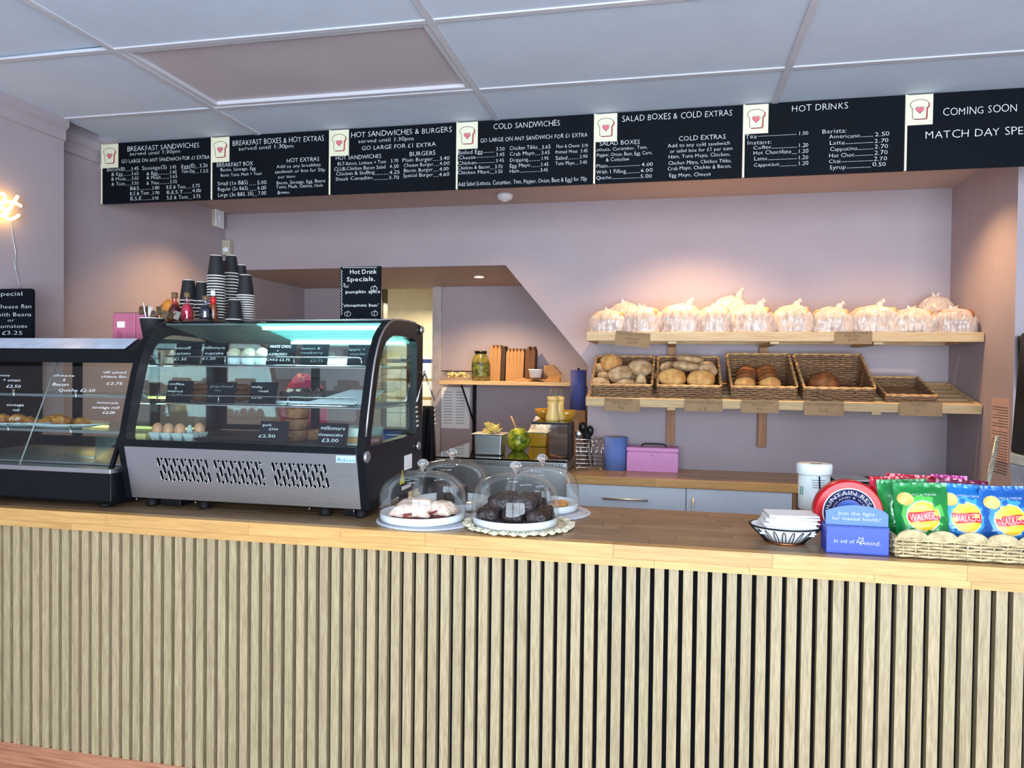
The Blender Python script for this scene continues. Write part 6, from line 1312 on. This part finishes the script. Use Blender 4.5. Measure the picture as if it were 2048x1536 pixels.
def crisp(loc, rot, col, lab, logo=True, w=.135, h=.185, seed=0):
    t = thing('crisp_packet', lab, 'crisp packet', loc, rot=rot, group='crisp packets in the seagrass basket'); so = Vector((seed * 3.3, seed, 1))
    def sf(u, v, side, e=0):
        b_ = (1 - abs(u) ** 3) * max(0, 1 - abs(v / .86) ** 4) if abs(v) < .86 else 0
        wr = .003 * noise.noise(Vector((u * 3, v * 5, side)) + so) * (1 if abs(v) < .95 else .2) + .0022 * math.sin(u * 14 + seed) * (abs(v) ** 3)
        x = u * w / 2 * (1 - .06 * b_ ** .5 * (1 - abs(v))); return Vector((x, side * (.022 * b_ + .0006 + e) + wr * side, h / 2 * (1 + v)))
    mb = MB()
    for sd in (-1, 1): mb.grid(lambda a, b: sf((a * 2 - 1) * sd * -1, b * 2 - 1, sd), 20, 26)
    mb.build('packet', FO[col], t, loc=True)
    ed = MB()
    for z in (.004, h - .010): ed.grid(lambda a, b: Vector(((a - .5) * w, .0016 * math.sin(b * 12), z + b * .010 - .004)), 10, 6)
    ed.build('crimp', FO[col], t, loc=True)
    if not logo: return t
    def flat(shape, e, mt, nm, par=t):
        mb = MB(); mb.grid(lambda a, b: sf(*shape(a, b), -1, e), 12, 12); return mb.build(nm, mt, par, loc=True)
    def ellp(cu, cv, ru, rv): return lambda a, b: (cu + ru * a * math.cos(2 * PI * b), cv + rv * a * math.sin(2 * PI * b))
    def band(cv, h0, h1):
        def f(a, b): 
            u = (a * 2 - 1) * .60; lim = math.sqrt(max(0, 1 - (u / .62) ** 2)) * .44; wv = .03 * math.sin(u * 4); lo, hi = max(-lim, -h0 + wv), min(lim, h1 + wv); return (u, cv + lo + (hi - lo) * b)
        return f
    cv = -.02
    if col in glo: flat(ellp(0, cv + .05, .82, .60), .0006, glo[col], 'halo_print')
    flat(ellp(0, cv, .66, .47), .0010, wp, 'logo_ring'); d_ = flat(ellp(0, cv, .62, .44), .0015, yel, 'logo_disc')
    flat(band(cv, .16, .14), .0019, redb, 'logo_band', d_)
    V, F, wd = layout("WALKERS", 0); k = 1.10 / wd
    tx = MB(); tx.add([sf((v[0] - wd / 2) * k, cv - .115 + v[1] * .31 + .03 * math.sin((v[0] - wd / 2) * k * 4), -1, .0026) for v in V], F); tx.build('brand_lettering', wp, d_, loc=True)
    flat(ellp(-.62, .50, .30, .20), .0010, pot, 'potato_print'); flat(ellp(.62, -.68, .28, .12), .0010, pot, 'crisp_print'); flat(ellp(-.6, -.70, .26, .12), .0010, pot, 'crisp_print')
    V, F, wd = layout("CHEESE & ONION" if 'blue' in col else "SALT & VINEGAR", 0); k = .9 / wd
    tx = MB(); tx.add([sf(.1 + (v[0] - wd / 2) * k, .60 + v[1] * .09, -1, .0016) for v in V], F); tx.build('flavour_lettering', wp, t, loc=True)
    return t
def cp(px, py, Y, z=None): p = P(px, py, Y=Y); return p
def put(px, pytop, Y, tilt, col, lab, logo=True, ry=0, rz=0, seed=0, w=.135, h=.185):
    p = P(px, pytop, Y=Y); z = p.z - h * math.cos(tilt)
    if z < ZT + .012: z = ZT + .012
    crisp((p.x - ry * h * .6, Y - h * math.sin(tilt) * 0, z), (-tilt, ry, rz), col, lab, logo, w, h, seed)
put(1848, 985, 2.235, .22, 'green', 'green crisp packet at the front left of the seagrass basket', True, -.04, -.05, 1, .138)
put(1812, 990, 2.295, .18, 'green', 'green crisp packet tucked behind the front green one', False, -.06, 0, 2)
put(1935, 994, 2.245, .22, 'blue', 'blue crisp packet in the middle of the seagrass basket', True, .03, .0, 3, .13)
put(2022, 1008, 2.235, .22, 'mid', 'blue crisp packet at the right edge of the picture', True, -.03, .02, 4, .13)
put(1826, 955, 2.41, .06, 'red', 'red crisp packet standing at the back left of the basket', False, .03, 0, 5, .15)
put(1779, 990, 2.345, .08, 'red', 'dark red crisp packet leaning at the far left behind the red tin', False, -.05, 0, 6, .10)
put(1900, 966, 2.43, .1, 'pink', 'pink crisp packet at the back middle of the basket', False, .03, 0, 7, .10)
put(1925, 978, 2.35, .1, 'maroon', 'maroon crisp packet behind the middle blue one', False, .06, 0, 8, .14)
a = P(1990, 1008, Y=2.33)
t = thing('leaflet', 'white printed leaflet sticking up behind the right blue packet', 'leaflet', (a.x, 2.33, ZT + .012), rot=(-.1, .45, 0))
hl = .16; MB().box(-.05, .05, 0, .002, 0, hl).build('sheet', M['paper'], t, loc=True); pl = MB()
for i in range(7): pl.box(-.04, .03 - (i % 2) * .01, -.0006, 0, hl - .012 - i * .006, hl - .010 - i * .006)
pl = pl.build('print_lines', mat('green grey print', lin(90, 130, 120), .7), t, loc=True); pl['kind'] = 'stuff'
# speckled rod and appliance at the right edge
p, q = P(1994, 876, Y=2.75), P(1973, 978, Y=2.68)
dq = (q - p).normalized(); base = q + dq * ((ZT - q.z) / dq.z)
t = thing('speckled_rod', 'thin speckled silver rod leaning near the price sheet', 'rod', base)
MB().tube([p, base + Vector((0, 0, .001))], .0085, 12).ball(p, .0085, .0085, .0085, 12, 8).build('shaft', mat('speckled silver', lin(200, 190, 170), .3, .4, var=.4, vs=260), t)
Y2 = 2.62; e = [P(x, y, Y=Y2 + .13) for x, y in ((2041, 672), (2021, 905), (2018, 926), (2016, 1020))]; xr = e[3].x + .16
t = thing('drinks_dispenser', 'black-topped appliance with cream collar and clear tank at the right edge', 'dispenser', ((e[3].x + xr) / 2, Y2 + .05, ZT))
MB().prism([(e[0].x, e[0].z + .003), (e[0].x + .004, e[0].z + .01), (xr, e[0].z + .01), (xr, e[1].z), (e[1].x + .004, e[1].z), (e[1].x, e[1].z + .01)], 1, Y2, Y2 + .13).build('black_cover', M['black'], t, bev=.003)
MB().box(e[2].x, xr, Y2 - .002, Y2 + .13, e[2].z, e[1].z - .0005).build('collar', mat('cream moulded plastic', lin(226, 226, 206), .4), t, bev=.004)
MB().frus(e[3].x + .01, xr - .01, Y2 + .01, Y2 + .12, ZT + .001, e[3].x, xr, Y2, Y2 + .13, e[2].z - .001).build('clear_tank', mat('cloudy clear plastic', lin(186, 204, 226), .12, var=.15, vs=9, coat=.6), t, bev=.006)
a_, b_ = P(2026, 800, X=1.9), 0
t = thing('dark_coat', 'dark garment hanging against the pale wall at the right edge', 'coat', (P(2046, 760, Y=YR - .03).x + .08, YR - .04, P(2040, 780, Y=YR - .04).z))
za, zb_ = P(2046, 672, Y=YR - .04), P(2040, 780, Y=YR - .04)
MB().grid(lambda u, v: (zb_.x - .01 + .012 * (1 - v) + u * .2, YR - .03 - .015 * math.sin(u * 9), zb_.z + (za.z - zb_.z) * v), 10, 6).build('cloth', M['black_m'], t, solid=.01)
MB().box(zb_.x + .06, zb_.x + .08, YR - .03, YR, za.z - .03, za.z - .01).build('hook', M['steel'], t)
# visible downlights
for i, (x, y, z, lab) in enumerate([(DL[0][0], DL[0][1], ZS, 'recessed downlight in the soffit above the bread shelves'), (DL[1][0], DL[1][1], ZS, 'recessed downlight in the soffit above the cup stacks'), (DL[2][0], DL[2][1], ZS, 'recessed downlight in the soffit near the right wall'), (-1.286, 4.921, 2.148, 'lit recessed downlight in the alcove ceiling')]):
    t = thing('downlight', lab, 'ceiling light', (x, y, z - .006))
    MB().lathe([(.035, 0), (.045, -.002), (.045, -.006), (.034, -.005)], (x, y, z - .0005), 28, False, False).build('bezel', M['steel'], t)
    MB().lathe([(.033, -.003), (0, -.003)], (x, y, z - .0005), 24, False, False).build('lamp_lens', glow('lit lamp lens ' + str(i), (1, .85, .6), 12), t)
c = P(592, 590, Y=5.47)
top('wall_hook', MB().ball((c.x, 5.49, c.z), .012, .01, .012, 10, 8), M['black_m'], 'small black knob on the alcove wall left of the chalkboard', 'hook')
